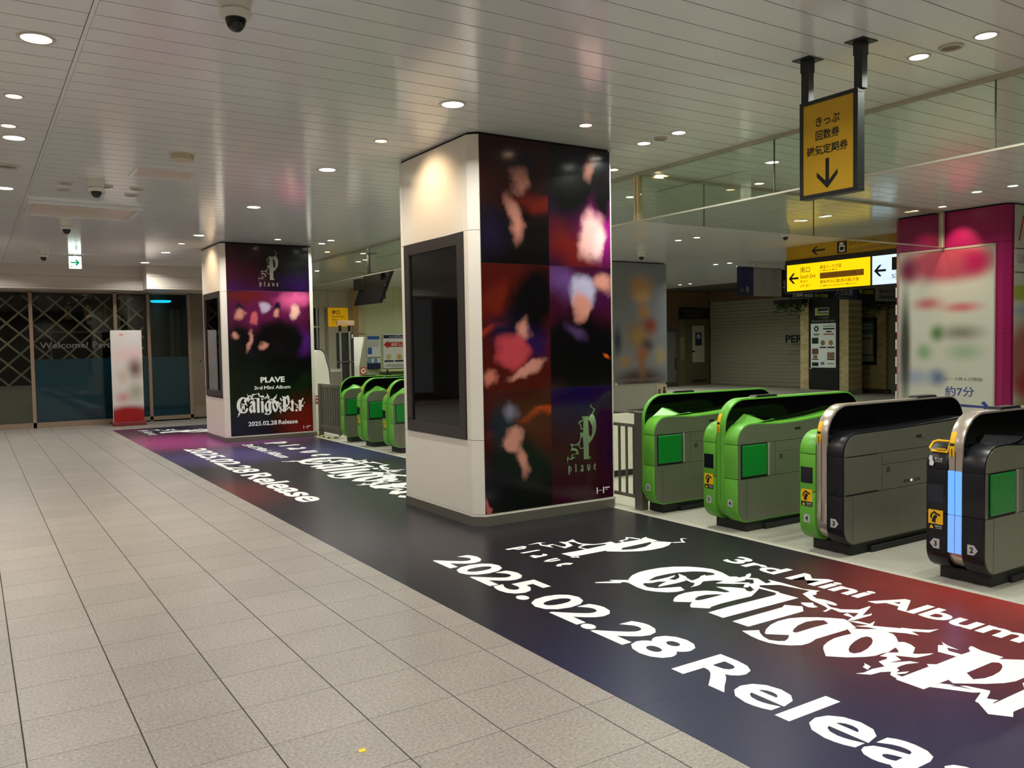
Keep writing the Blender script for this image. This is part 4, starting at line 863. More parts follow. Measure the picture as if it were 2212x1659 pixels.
# exit sign
t = thing('exit_sign', 'glowing white exit sign with green arrow under the ceiling', 'exit sign', (1.6, 17.5, 3.1))
ob('housing', MB().box(0, .215, .006, .05, 0, .235), WHITE_PLASTIC, t, bevel=.003); ob('lit_face', MB().box(.006, .209, 0, .006, .006, .229), mat('exit_white', (236, 255, 246), .4, emit=3.0), t)
shape('arrow', [[[(.03, .1), (.13, .1), (.1, .07), (.13, .055), (.185, .115), (.13, .175), (.1, .16), (.13, .13), (.03, .13)]]], (0, -.001, 0), X, Z, mat('exit_green', (0, 170, 110), .4, emit=.5), t)
ob('small_figure', MB().box(.03, .06, -.002, -.001, .03, .05), MATS['exit_green'], t); ob('hanger', MB().box(.09, .125, .015, .04, .235, .255), WHITE_PLASTIC, t)

# ------------------------------------------------------------------ wall behind the far gates
WALLP = mat('wall_panel_cream', (196, 188, 166), .5); WALLG = mat('wall_panel_green', (206, 210, 166), .45); BROWN = mat('door_brown', (74, 62, 52), .5)
wr = struct('wall_rear', 'cream panelled wall behind the far ticket gates')
for xa, xb in ((5.6, 8.68), (8.685, 8.97), (8.975, 9.6), (9.605, 9.74)): ob('wall_panel', MB().box(xa, xb, 24.0, 24.1, 2.76 if xb < 8.7 else 0, 3.26), WALLP, wr)
ob('cornice', MB().box(5.6, 9.9, 23.93, 24.1, 3.27, CEIL), WALLP, wr)
ob('pipe', MB().cyl((9.66, 23.96, 0), .035, 3.27, 'z', 12), WALLP, wr)
ob('door_recess', MB().box(6.0, 8.7, 24.3, 24.35, 0, 2.76), BROWN, wr); ob('transom', MB().box(6.0, 8.93, 23.98, 24.05, 2.17, 2.22), WALLP, wr); ob('jamb', MB().box(8.86, 8.94, 23.97, 24.3, 0, 2.76), mat('jamb_brown', (150, 132, 110), .5), wr)
wg = struct('wall_gate_rear', 'pale green panelled office wall behind the far ticket gates')
ob('corner_pilaster', MB().box(9.68, 9.87, 23.42, 24.1, 0, CEIL), mat('pilaster', (206, 184, 146), .5), wg); ob('pilaster_joint', MB().box(9.679, 9.871, 23.415, 23.42, 1.96, 1.975), DARK_GAP, wg)
for xa, xb in ((9.875, 10.84), (10.845, 11.9), (11.905, 14.5)): ob('wall_panel', MB().box(xa, xb, 23.5, 23.6, 0, CEIL), WALLG, wg)
ob('backing', MB().box(9.8, 23, 23.6, 23.7, 0, CEIL), DARK_GAP, wg)
ob('counter_ledge', MB().box(10.3, 12.5, 23.25, 23.5, .84, .9), WALLG, wg)
t = thing('wall_sign', 'yellow South Exit wall sign left of the television', 'sign', (8.96, 23.95, 2.2))
ob('face', MB().box(0, .615, 0, .04, 0, .555), mat('yellow_lit', (242, 182, 10), .5, emit=.25), t)
BRN = mat('brown_ink', (92, 54, 8), .6)
text('lettering', '南口', (.11, -.002, .36), X, Z, (.25, .13), BRN, t, .02); text('lettering', 'South Exit', (.11, -.002, .27), X, Z, (.4, .06), BRN, t, .01); text('lettering', '南出口', (.11, -.002, .175), X, Z, (.19, .05), BRN, t, .01); text('lettering', '남쪽 출구', (.11, -.002, .085), X, Z, (.2, .045), BRN, t)
# notices
t = thing('leaflet_board', 'blue and white notice board on the green office wall', 'notice board', (9.95, 23.465, .9))
ob('backboard', MB().box(0, .42, 0, .03, .38, 1.02), PAPER, t)
for x0, x1, z0, z1, mt in ((.02, .4, .9, 1.0, mat('blue_print', (40, 92, 160), .5)), (.02, .38, .68, .88, mat('grey_sheet', (196, 192, 184), .6, noise=(40, .2))), (.02, .15, .46, .66, MATS['blue_print']), (.17, .4, .46, .66, mat('pale_sheet', (214, 220, 226), .6, noise=(40, .08)))): ob('notice', MB().box(x0, x1, -.004, 0, z0, z1), mt, t)
ob('leaflet_rack', MB().box(0.0, .4, -.06, .03, 0.02, .2), mat('rack_navy', (20, 34, 66), .5), t, bevel=.01)
for k in range(4): ob('leaflet', MB().box(.02 + k * .095, .1 + k * .095, -.04, -.02, .18, .33), PAPER if k % 2 else mat('leaflet_blue', (110, 150, 190), .5), t)
t = thing('shop_notice', 'white shop information board with red arrow pointing left', 'notice board', (10.46, 23.45, .93))
ob('board', MB().box(0, .9, 0, .03, 0, 1.04), PAPER, t); ob('header', MB().box(.02, .88, -.003, 0, .9, 1.0), NAVY, t)
text('lettering', 'Shop Information', (.2, -.005, .915), X, Z, (.48, .045), WHITE_INK, t, .01); text('lettering', 'ペリエ海浜幕張', (.3, -.005, .968), X, Z, (.28, .024), WHITE_INK, t)
shape('red_arrow', [[[(.02, .71), (.16, .83), (.16, .785), (.88, .785), (.88, .64), (.16, .64), (.16, .59)]]], (0, -.003, 0), X, Z, RED, t); text('lettering', '店舗入口', (.26, -.005, .665), X, Z, (.45, .095), WHITE_INK, t, .015)
for x, c in ((.03, (196, 186, 130)), (.37, (206, 160, 90)), (.7, (170, 120, 80))):
    k = ob('food_card', MB().box(x, x + .3 if x < .6 else .89, -.003, 0, .19, .56), WHITE_PLASTIC, t); ob('food_picture', MB().cyl((x + (.15 if x < .6 else .1), -.005, .34), .085, .003, 'y', 20), mat('food_%d' % int(x * 100), c, .5, noise=(30, .3)), k); ob('card_footer', MB().box(x, x + .3 if x < .6 else .89, -.005, -.003, .19, .24), NAVY, k)
ob('footer_text', MB().box(.03, .86, -.003, 0, .06, .075).box(.1, .7, -.003, 0, .1, .115).box(.25, .8, -.003, 0, .025, .035), INK_GREY, t)
# television
t = thing('television', 'black television seen from behind, hung on a ceiling pole', 'television', (6.5, 15.1, 0))
ob('ceiling_plate', MB().box(-.03, .12, -.08, .12, CEIL - .012, CEIL), BLACK, t); ob('pole', MB().cyl((0, .05, 2.95), .032, .4, 'z', 14), mat('pole_dark', (40, 42, 38), .4), t, smooth=True)
tv = MB().add([(-.02, -1.02, 2.975), (.05, -1.02, 2.975), (-.02, .25, 2.975), (.05, .25, 2.975), (-.02 - .16, -.79, 2.37), (.05 - .16, -.79, 2.37), (-.02 - .16, .42, 2.37), (.05 - .16, .42, 2.37)], [(0, 2, 6, 4), (1, 5, 7, 3), (0, 1, 3, 2), (4, 6, 7, 5), (0, 4, 5, 1), (2, 3, 7, 6)])
ob('back_shell', tv, mat('tv_black', (10, 10, 10), .55, spec=.25), t, bevel=.008)
ob('control_box', MB().box(-.14, -.03, .12, .5, 2.66, 2.885), mat('tv_box', (34, 36, 32), .5), t, bevel=.005); ob('mount_bracket', MB().box(-.1, .0, -.55, .25, 2.5, 2.56).box(-.07, -.0, -.7, -.62, 2.45, 2.95), BLACK, t)
ob('cable', MB().tube([(-.02, .16, 3.33), (-.03, .2, 3.2), (-.02, .22, 3.1), (0, .1, 3.05)], .006, 6), BLACK, t)
ob('screw', MB().box(-.17, -.16, .36, .40, 2.46, 2.48).box(-.15, -.14, -.5, -.35, 2.45, 2.458).box(-.10, -.09, -.9, -.86, 2.68, 2.70), CHROME, t)
# machine, poles, AED post
t = thing('ticket_machine', 'white and grey rounded machine between far pillar and fence', 'machine', (5.5, 15.55, 0))
ob('shell', MB().prism([(0, 0), (.2, 0), (.32, .9), (.3, 1.15), (.22, 1.46), (.16, 1.53), (.08, 1.53), (0, 1.47)], 0, .55, 'y'), WHITE_PLASTIC, t, bevel=.02, smooth=True)
ob('grey_side', MB().prism([(.325, .9), (.345, .9), (.33, 1.15), (.25, 1.47), (.16, 1.55), (.1, 1.55), (.17, 1.535), (.225, 1.465), (.305, 1.15)], -.01, .56, 'y'), mat('machine_grey', (120, 122, 118), .4), t)
ob('red_notice', MB().box(-.004, .16, -.006, -.001, .5, .66), mat('crimson', (130, 24, 48), .5), t); ob('notice_mark', MB().box(.03, .05, -.008, -.006, .54, .58).box(.02, .1, -.008, -.006, .61, .63), WHITE_INK, t)
t = thing('low_cabinet', 'grey cabinet with striped edge behind the slotted fence', 'cabinet', (5.85, 16.2, 0)); ob('body', MB().box(0, .45, 0, .5, 0, 1.13), mat('cab_grey', (128, 124, 108), .5), t, bevel=.01); ob('edge_strip', MB().box(-.003, .45, -.004, 0, 1.09, 1.11).box(-.003, .45, -.004, 0, 1.14 - .01, 1.14), WHITE_PLASTIC, t)
t = thing('pole_stand', 'tall stand with two pale posts and a beige head board', 'stand', (6.35, 16.5, 0))
ob('head_board', MB().box(0, .37, -.02, .03, 2.02, 2.12), mat('head_beige', (206, 170, 134), .5), t, bevel=.003)
for x in (.06, .26): ob('post', MB().box(x - .018, x + .018, -.02, .02, 0, 1.9), mat('post_grey', (160, 158, 146), .4), t, bevel=.003); ob('post_top', MB().box(x - .022, x + .022, -.02, .02, 1.9, 2.02), BLACK, t)
ob('black_board', MB().box(-.01, .36, .02, .04, .2, 1.87), mat('board_black', (44, 44, 42), .5), t); ob('cross_bar', MB().box(-.02, .34, -.025, -.015, 1.26, 1.29), STEEL, t); ob('tag', MB().box(.3, .33, -.03, -.02, 1.76, 1.84), PAPER, t)
t = thing('white_post', 'white tapered service post with red heart emblem behind far gates', 'service post', (6.79, 17.0, 0))
ob('body', MB().add([(0, 0, 0), (.23, 0, 0), (.23, .4, 0), (0, .4, 0), (0, 0, 1.17), (.23, 0, 1.17), (.23, .4, 1.17), (0, .4, 1.17), (.15, .1, 1.79), (.39, .1, 1.79), (.39, .4, 1.79), (.15, .4, 1.79)],
    [(0, 1, 5, 4), (1, 2, 6, 5), (3, 0, 4, 7), (2, 3, 7, 6), (4, 5, 9, 8), (5, 6, 10, 9), (7, 4, 8, 11), (6, 7, 11, 10), (8, 9, 10, 11), (0, 3, 2, 1)]), WHITE_PLASTIC, t)
ob('side_cheek', MB().prism([(.232, 1.0), (.40, 1.0), (.40, 1.79), (.392, 1.79), (.232, 1.17)], .02, .4, 'y'), mat('cheek_grey', (140, 140, 124), .5), t)
ob('heart_emblem', MB().box(.25, .39, .005, .02, .98, 1.14), mat('aed_red', (176, 74, 52), .5), t); ob('emblem_ring', MB().cyl((.32, .0, 1.06), .055, .006, 'y', 20), PAPER, t)
shape('emblem_heart', [[[(0, -.035), (.035, .0), (.033, .022), (.016, .03), (0, .018), (-.016, .03), (-.033, .022), (-.035, 0)]]], (.32, -.002, 1.06), X, Z, MATS['aed_red'], t)
t = thing('counter_device', 'small black device standing on the office counter ledge', 'device', (10.25, 22.9, .7)); ob('foot', MB().box(0, .22, 0, .12, .02, .09), BLACK, t, bevel=.01); ob('stalk', MB().box(.09, .13, .04, .08, .09, .2), BLACK, t)
t = thing('office_counter', 'pale service counter below the notice boards', 'counter', (9.9, 22.7, 0)); ob('body', MB().box(0, 2.4, 0, .5, 0, .7), WALLG, t); ob('top', MB().box(-.02, 2.42, -.02, .55, .7, .72), WALLG, t)

# ------------------------------------------------------------------ magenta pillar on the right
MAG = mat('magenta_panel', (150, 16, 84), .3)
t = pillar('clad_pillar', 11.79, 13.4, 5.985, 7.665, 'magenta clad pillar carrying the blurred map poster', MAG, False, zs=(.1, 1.6, 2.84, 3.335))
t = thing('map_poster', 'white blurred route poster with blue arrow on the magenta pillar', 'poster', (11.786, 7.57, 0))
ob('sheet', MB().box(-.004, 0, -1.4, 0, .25, 2.8), blobs('map_print', (206, 204, 192), [(-.75, 2.62, 1.0, .38, 0, (176, 70, 92), .4), (-.15, 2.55, .25, .3, 0, (120, 20, 66), .1), (-1.15, 2.6, .3, .3, 0, (170, 20, 84), .1), (-.45, 2.05, .35, .15, 0, (196, 110, 116), 0), (-.95, 1.98, .45, .12, 0, (206, 116, 122), 0), (-.6, 1.62, .18, .2, 0, (72, 130, 66), 0), (-.95, 1.62, .5, .18, 0, (140, 134, 122), 0), (-.4, 1.35, .2, .2, 0, (140, 172, 130), 0), (-1.0, 1.35, .4, .2, 0, (160, 182, 150), 0), (-.6, .98, .22, .2, 0, (80, 100, 150), 0), (-.25, .98, .5, .2, 0, (160, 168, 190), 0), (-.1, 1.4, .14, 1.3, 0, (70, 70, 64), .2)], .35, axes='yz'), t)
BLUE = mat('blue_print2', (52, 70, 140), .5)
text('lettering', '約7分', (-.0055, -.72, .72), -Y, Z, (.42, .14), BLUE, t, .01)
text('lettering', '(ピーク時 8 分間隔)', (-.0055, -.7, .93), -Y, Z, (.56, .06), INK_GREY, t)
shape('blue_arrow', [[[(0, .035), (.42, .03), (.36, -.06), (.4, -.09), (.52, .015), (.42, .13), (.37, .1), (.42, .06), (0, .075)]]], (-.0055, -.86, .54), -Y, Z, BLUE, t)
for a in ((-1.41, .01, .0, 2.8, 2.83), (-1.42, -1.4, .0, .25, 2.83), (0, .02, .0, .25, 2.83)): ob('frame_bar', MB().box(-.01, .0, a[0], a[1], a[3], a[4]), mat('poster_frame', (190, 170, 160), .4, metal=.3), t)
for k in range(9): ob('edge_dash', MB().box(-.012, -.006, .03, .05, .35 + k * .26, .35 + k * .26 + .15), PAPER, t)
t = thing('side_poster', 'pale lime and white poster on the right face of magenta pillar', 'poster', (11.90, 5.978, .1))
ob('sheet', MB().box(.03, 1.4, 0, .004, 0, 3.235), blobs('side_print', (206, 204, 190), [(.5, 2.05, 1.2, .14, 0, (176, 180, 84), .6), (.5, .35, 1.2, .3, 0, (158, 160, 86), .5), (.5, 1.1, .95, .75, 0, (176, 110, 96), .5), (.4, .8, .5, .3, 0, (170, 60, 60), .1), (.5, 1.8, .8, .12, 0, (166, 178, 190), .2)], .35), t)
for z in (2.95 - .31, 2.32): ob('rule', MB().box(.03, 1.4, -.003, 0, z, z + .012), mat('rule_mag', (120, 30, 70), .5), t)
shape('print_stroke', [[[(.12, 2.75), (.24, 3.1), (.27, 3.09), (.155, 2.75)]]], (0, -.003, 0), X, Z, RED, t)
text('lettering', 'CHIBA', (.0, .0, 0), X, Z, (.3, .12), mat('faint_mag', (196, 150, 176), .5), t, .01).location = (.1, -.004, 2.45)

# ------------------------------------------------------------------ orange poster pillar beyond the near pillar
t = pillar('clad_pillar', 11.83, 13.45, 14.36, 15.9, 'grey pillar with blurred orange poster seen right of near pillar', mat('pillar_grey', (176, 174, 158), .4), False)
t = thing('picture_poster', 'blurred orange and blue-grey picture poster right of the near pillar', 'poster', (11.87, 14.352, .65), 'posters wrapped on the pillars')
ob('sheet', MB().box(0, 1.55, 0, .006, 0, 2.68), blobs('orange_print', (138, 140, 146), [(.8, 2.15, .55, .42, 0, (206, 150, 92), 0), (.8, 1.95, .4, .3, 0, (214, 170, 124), 0), (.85, 1.6, .3, .3, 0, (196, 140, 80), 0), (.75, 1.1, .7, .55, 0, (150, 124, 92), 0), (1.05, 1.3, .35, .3, 0, (150, 62, 50), 0), (.7, 1.05, .35, .35, 0, (176, 140, 76), 0), (.1, .95, .2, .5, 0, (62, 66, 84), 0), (.95, .85, .3, .25, 0, (84, 72, 80), 0), (.8, .65, .35, .3, 0, (170, 104, 64), 0), (.3, .5, .35, .25, 0, (176, 140, 104), 0), (1.35, .6, .3, .35, 0, (176, 158, 116), 0), (.75, .1, 1.1, .35, 0, (84, 62, 62), .2), (.8, .35, .2, .4, 0, (150, 106, 70), 0)], .35), t)
ob('caption', MB().box(.15, 1.2, -.002, 0, .06, .075).box(.15, 1.35, -.002, 0, .1, .115), mat('caption_grey', (130, 126, 122), .6), t); ob('corner_pin', MB().cyl((.03, -.02, .01), .03, .02, 'y', 12), WHITE_PLASTIC, t)
t = thing('small_notice', 'small cream notice with two dark figures under the orange poster', 'notice', (13.1, 14.352, .36)); ob('sheet', MB().box(0, .31, 0, .004, 0, .24), mat('cream_print', (196, 180, 146), .6), t)
for x, h in ((.08, .14), (.23, .19)): ob('figure', MB().box(x - .04, x + .04, -.002, 0, 0, h - .07).cyl((x, -.002, h - .03), .035, .002, 'y', 12), mat('figure_dark', (60, 44, 40), .6), t)

# ------------------------------------------------------------------ lit direction signs
FRM = mat('lightbox_frame', (28, 26, 20), .5)
LITY = mat('lit_yellow', (255, 206, 0), .5, emit=1.0); LITW = mat('lit_white', (206, 226, 255), .5, emit=1.0)
t = thing('coin_locker_sign', 'unlit yellow coin locker sign right under the ceiling', 'sign', (13.44, 7.6, 0))
ob('panel', MB().box(0, .08, 0, 3.4, 3.1, CEIL), mat('locker_yellow', (206, 160, 18), .5), t)
shape('arrow', [[[(0, .09), (.1, .17), (.14, .17), (.07, .108), (.3, .108), (.3, .075), (.07, .075), (.14, .01), (.1, .01)]]], (-.002, 2.82, 3.14), -Y, Z, INK, t)
ic = ob('locker_icon', MB().box(-.003, 0, 2.06, 2.26, 3.13, 3.34), INK, t); ob('icon_box', MB().box(-.005, -.003, 2.1, 2.22, 3.15, 3.27), WHITE_INK, ic); ob('icon_hole', MB().box(-.006, -.005, 2.12, 2.2, 3.18, 3.24), INK, ic); ob('icon_handle', MB().box(-.005, -.003, 2.13, 2.21, 3.28, 3.32), WHITE_INK, ic)
text('lettering', 'コインロッカー', (-.003, 2.02, 3.245), -Y, Z, (.6, .075), INK, t, .01); text('lettering', 'Coin Lockers  投币式自助存物柜  코인로커', (-.003, 2.02, 3.16), -Y, Z, (1.0, .05), INK_GREY, t)
t = thing('lightbox_sign', 'glowing yellow South Exit lightbox with left arrow', 'sign', (13.38, 9.13, 2.49))
ob('housing', MB().box(.01, .14, -.0, 1.86, -.03, .6), FRM, t); ob('lit_face', MB().box(0, .012, .02, 1.81, .01, .51), LITY, t)
INKY = mat('sign_ink', (40, 30, 4), .6)
shape('arrow', [[[(0, .13), (.1, .23), (.15, .23), (.075, .15), (.23, .15), (.23, .11), (.075, .11), (.15, .03), (.1, .03)]]], (-.002, 1.77, .12), -Y, Z, INKY, t)
for s, ya, yb, z, h in (('南口', 1.5, 1.28, .34, .11), ('South Exit', 1.5, 1.15, .235, .075), ('南出口', 1.5, 1.33, .155, .05), ('남쪽 출구', 1.5, 1.27, .07, .05), ('幕張メッセ方面', 1.06, .6, .38, .07), ('for Makuhari Messe', 1.06, .68, .335, .035), ('幕張海浜公園(見浜園)方面', 1.06, .24, .1, .075), ('for Makuhari Seaside Park (Mihamaen)', 1.06, .28, .045, .04)):
    text('lettering', s, (-.002, ya, z), -Y, Z, (ya - yb, h), INKY if h > .045 else mat('sign_ink_soft', (140, 110, 10), .6), t, .004)
ob('covered_line', MB().box(-.002, 0, .14, 1.06, .2, .31), mat('cover_brown', (150, 98, 8), .5, emit=.25), t)
text('covered_lettering', 'マリンスタジアム方面', (-.004, 1.04, .235), -Y, Z, (.75, .05), mat('cover_ink', (92, 58, 6), .6), t)
t = thing('lightbox_sign', 'glowing white lightbox with left arrow next to the yellow one', 'sign', (13.38, 7.4, 2.49))
ob('housing', MB().box(.01, .14, 0, 1.73, -.03, .6), FRM, t); ob('lit_face', MB().box(0, .012, .03, 1.705, .01, .51), LITW, t)
shape('arrow', [[[(0, .13), (.1, .23), (.15, .23), (.075, .15), (.23, .15), (.23, .11), (.075, .11), (.15, .03), (.1, .03)]]], (-.002, 1.67, .12), -Y, Z, INK, t)
ob('icon', MB().box(-.003, 0, 1.1, 1.33, .24, .46), INK, t); text('lettering', 'Shuttle', (-.003, 1.33, .1), -Y, Z, (.4, .07), INK_GREY, t)

# ------------------------------------------------------------------ hanging cloth banners
BN = mat('banner_navy', (40, 42, 84), .8); BG = mat('banner_grey', (150, 146, 142), .8); BD = mat('banner_dark', (14, 15, 30), .8); BW = mat('banner_pale', (170, 170, 160), .7)
def cloth(x0, x1, z0, z1, mt, label, txt=()):
    t = thing('cloth_banner', label, 'banner', (x0, 13.5, 0), 'cloth banners hung from a ceiling rail'); n = 10
    vs = []; fs = []
    for i in range(n + 1):
        x = (x1 - x0) * i / n; y = .012 * math.sin(i * 1.7)
        vs += [(x, y, z0), (x, y, z1), (x, y + .004, z0), (x, y + .004, z1)]
    for i in range(n):
        a = 4 * i; fs += [(a, a + 4, a + 5, a + 1), (a + 2, a + 3, a + 7, a + 6), (a, a + 2, a + 6, a + 4), (a + 1, a + 5, a + 7, a + 3)]
    ob('cloth', MB().add(vs, fs), mt, t, smooth=True); ob('rod', MB().box(0, x1 - x0, -.01, .015, z1, z1 + .02), STEEL_DK, t)
    for x in (.1, x1 - x0 - .1): ob('wire', MB().box(x - .003, x + .003, 0, .004, z1 + .02, CEIL), BLACK, t)
    for s, x, z, w_, h_, m2 in txt: text('lettering', s, (x, -.02, z), X, Z, (w_, h_), m2, t, .01)
YI = mat('yellow_green_ink', (196, 200, 60), .6)
cloth(14.8, 15.33, 2.61, 3.25, BN, 'navy cloth banner with white brush marks, leftmost of the row', [('い', .1, 2.68, .1, .1, BG), ('身', .25, 2.66, .13, .16, BG)])
cloth(15.34, 16.3, 2.6, 3.24, BG, 'plain grey cloth banner left of the yellow lightbox')
cloth(16.31, 18.2, 2.58, 3.23, BD, 'dark cloth banner with dates partly behind the yellow lightbox', [('3/28㈮-4/5㈯', .37, 2.595, .75, .1, WHITE_INK), ('新小1生募集!', 1.2, 2.6, .5, .09, YI), ('神', .03, 2.7, .2, .3, BW)])
cloth(18.21, 19.2, 2.57, 3.22, BN, 'navy cloth banner with entrance exam lettering under the lightbox', [('入会試験', .1, 2.66, .7, .22, BW), ('無料体験受付中', .15, 2.6, .5, .03, BW)])
cloth(19.21, 19.95, 2.56, 3.22, BD, 'dark cloth banner with yellow-green lettering below the lightbox joint', [('無料 入会金免除', .05, 2.72, .6, .12, YI), ('個別指導 中学受験 高校受験', .02, 2.86, .68, .06, YI)])
cloth(19.96, 21.2, 2.55, 3.2, BW, 'pale cloth banner with telephone number below the white lightbox', [('☎043-304', .1, 2.74, .9, .13, INK_GREY), ('幕張本郷教室', .15, 2.6, .7, .1, INK_GREY)])

# ------------------------------------------------------------------ far shops on the right
w2 = struct('wall_right', 'dim shop wall with rolling shutter at the far right'); SHUT = mat('shutter_grey', (150, 150, 128), .5); SHOPW = mat('shop_wall', (112, 90, 62), .6)
ob('lintel', MB().box(22.86, 23.2, 17.0, 22.3, 3.0, CEIL), SHOPW, w2); ob('wall_mass', MB().box(23.0, 23.3, -6.0, 24, 0, CEIL), SHOPW, w2)
sh = thing('rolling_shutter', 'closed grey slatted rolling shutter behind the ticket gates', 'shutter', (22.9, 17.2, 0)); k0 = 24
sme = MB().prism([(0, 0), (0, .006), (-.012, .03), (-.012, .095), (0, .119), (.02, .119), (.02, 0)], 0, 4.98, 'y').mesh('slat'); sme.materials.append(SHUT)
for k in range(25): link('slat', sme, None, sh, (0, 0, .01 + k * .12))
ob('guide_rail', MB().box(-.05, .03, 4.98, 5.06, 0, 3.02), mat('guide_dark', (40, 36, 26), .6), sh)
text('shop_lettering', 'PERI', (-.016, 1.58, 1.48), -Y, Z, (.75, .26), INK, sh, .03); text('shop_lettering', '海浜幕張', (-.016, 1.3, 1.38), -Y, Z, (.3, .06), INK, sh)
ob('notice_lines', MB().box(-.016, -.014, .9, 1.4, 1.2, 1.215).box(-.016, -.014, .95, 1.45, 1.1, 1.115).box(-.016, -.014, 1.0, 1.5, .86, .875).box(-.016, -.014, 1.0, 1.3, .78, .79), INK_GREY, sh)
w3 = struct('wall_right_end', 'dim brown wall with staff door left of the shutter')
ob('wall_face', MB().box(14.5, 22.9, 22.2, 22.4, 0, CEIL), SHOPW, w3)
d2 = struct('door_2', 'dim staff door with white notice beside the shutter', (21.35, 22.2, 0)); DGR = mat('door_green', (92, 90, 62), .6)
ob('frame', MB().box(0, 1.42, -.03, 0, 0, 2.32), DGR, d2); ob('leaf', MB().box(.28, 1.36, -.05, -.03, .1, 2.22), mat('door_leaf', (82, 80, 58), .6), d2); ob('door_notice', MB().box(.6, 1.2, -.056, -.05, .83, 2.15), mat('door_sheet', (170, 168, 146), .6), d2)
ob('notice_card', MB().box(.74, 1.06, -.06, -.056, 1.43, 1.9), NAVY, d2); ob('card_oval', MB().cyl((.9, -.064, 1.76), .1, .004, 'y', 20), mat('oval_grey', (150, 150, 150), .5), d2); ob('handle', MB().box(.58, .7, -.08, -.056, 1.2, 1.25), BLACK, d2)
ob('letter_slot', MB().box(.03, .22, -.05, -.03, .95, 1.75), mat('slot_grey', (120, 118, 96), .6), d2); ob('sill', MB().box(.6, 1.3, -.055, -.05, .13, .2), BLACK, d2)
t = thing('shop_fascia_sign', 'dark shop name board above the staff door', 'sign', (21.33, 22.14, 2.39)); ob('board', MB().box(0, 1.45, 0, .06, 0, .4), mat('fascia_black', (16, 15, 14), .5), t)
text('lettering', '千葉県国際総合案内センター', (.08, -.003, .26), X, Z, (1.28, .07), INK_GREY, t); ob('small_lines', MB().box(.25, 1.2, -.003, 0, .19, .2).box(.2, 1.15, -.003, 0, .11, .125).box(.42, 1.0, -.003, 0, .05, .06), INK_GREY, t)
t = thing('meter_cabinet', 'dim grey cabinet at the edge of the orange poster', 'cabinet', (20.4, 22.0, 0)); ob('body', MB().box(0, .68, 0, .195, .0, 2.1), mat('cab_dark', (62, 62, 58), .6), t); ob('door_leaf', MB().box(.05, .6, -.01, 0, .15, 1.92), mat('cab_door', (92, 92, 84), .6), t); ob('handle', MB().box(.53, .56, -.03, -.01, .6, 1.0), BLACK, t)
# stone clad column with guide board
def brick_mat(name, c1, c2, cm):
    mt = bpy.data.materials.new(name); mt.use_nodes = True; nt = mt.node_tree; b = nt.nodes['Principled BSDF']; b.inputs['Roughness'].default_value = .7
    tc = nt.nodes.new('ShaderNodeTexCoord'); sp = nt.nodes.new('ShaderNodeSeparateXYZ'); cb = nt.nodes.new('ShaderNodeCombineXYZ')
    nt.links.new(tc.outputs['Object'], sp.inputs[0]); nt.links.new(sp.outputs[1], cb.inputs[0]); nt.links.new(sp.outputs[2], cb.inputs[1])
    bt = nt.nodes.new('ShaderNodeTexBrick'); bt.inputs['Scale'].default_value = 1; bt.inputs['Brick Width'].default_value = .2; bt.inputs['Row Height'].default_value = .085; bt.inputs['Mortar Size'].default_value = .004
    bt.inputs['Color1'].default_value = rgb(c1); bt.inputs['Color2'].default_value = rgb(c2); bt.inputs['Mortar'].default_value = rgb(cm); bt.inputs['Bias'].default_value = -.4
    nt.links.new(cb.outputs[0], bt.inputs['Vector']); nt.links.new(bt.outputs[0], b.inputs['Base Color']); return mt
STONE = brick_mat('stone_cladding', (206, 190, 140), (166, 140, 92), (176, 158, 112))
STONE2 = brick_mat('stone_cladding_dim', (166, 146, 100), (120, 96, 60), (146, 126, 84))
t = thing('stone_column', 'stone clad column carrying the restaurant guide board', 'column', (20.7, 14.82, 0))
ob('cladding', MB().box(0, .6, 0, .3, .12, CEIL), STONE, t); ob('cladding', MB().box(0, .6, 1.32, 1.63, .12, CEIL), STONE, t); ob('plinth', MB().box(-.02, .62, -.01, 1.64, 0, .12), mat('plinth_stone', (150, 148, 132), .6), t); ob('core', MB().box(.05, .6, .3, 1.32, 0, CEIL), BLACK_MATT, t)
t = thing('guide_board', 'tall black restaurant guide board between the stone strips', 'guide board', (20.7, 15.13, 0))
ob('board', MB().box(-.03, .04, 0, 1.0, .14, 2.9), mat('guide_black', (12, 12, 12), .4), t); sh2 = ob('lit_sheet', MB().box(-.036, -.03, .08, .92, .76, 2.03), mat('guide_sheet', (206, 216, 204), .6, emit=.12), t)
text('lettering', 'Restaurant & Cafe Guide', (-.036, .88, 2.07), -Y, Z, (.76, .07), BW, t); text('lettering', 'ペリエ海浜幕張', (-.036, .68, 2.17), -Y, Z, (.36, .05), BW, t)
pk = ob('picture_card', MB().box(-.036, -.03, .31, .78, 2.26, 2.48), mat('card_yellow', (206, 206, 110), .6), t); ob('picture', MB().box(-.039, -.036, .33, .68, 2.31, 2.46), mat('card_blue', (30, 60, 96), .6), pk); ob('picture_hill', MB().box(-.041, -.039, .33, .66, 2.34, 2.38), PAPER, pk)
def cell(y0, y1, z0, z1, mt): ob('advert_cell', MB().box(-.039, -.036, y0, y1, z0, z1), mt, t)
for a in ((.66, .88, 1.45, 1.62), (.4, .62, 1.32, 1.36), (.12, .36, 1.32, 1.36), (.66, .88, .98, 1.01), (.66, .88, .80, .91), (.12, .36, .98, 1.02)): cell(*a, INK)
for a, c in (((.66, .88, 1.14, 1.31), (110, 84, 60)), ((.7, .84, 1.02, 1.12), (150, 110, 80)), ((.12, .36, 1.03, 1.2), (150, 116, 84)), ((.46, .58, .84, .92), (120, 116, 160)), ((.14, .36, .86, .89), (120, 160, 110))): cell(*a, mat('advert_%d' % int(a[0] * 1000 + a[2] * 100), c, .6, noise=(20, .3)))
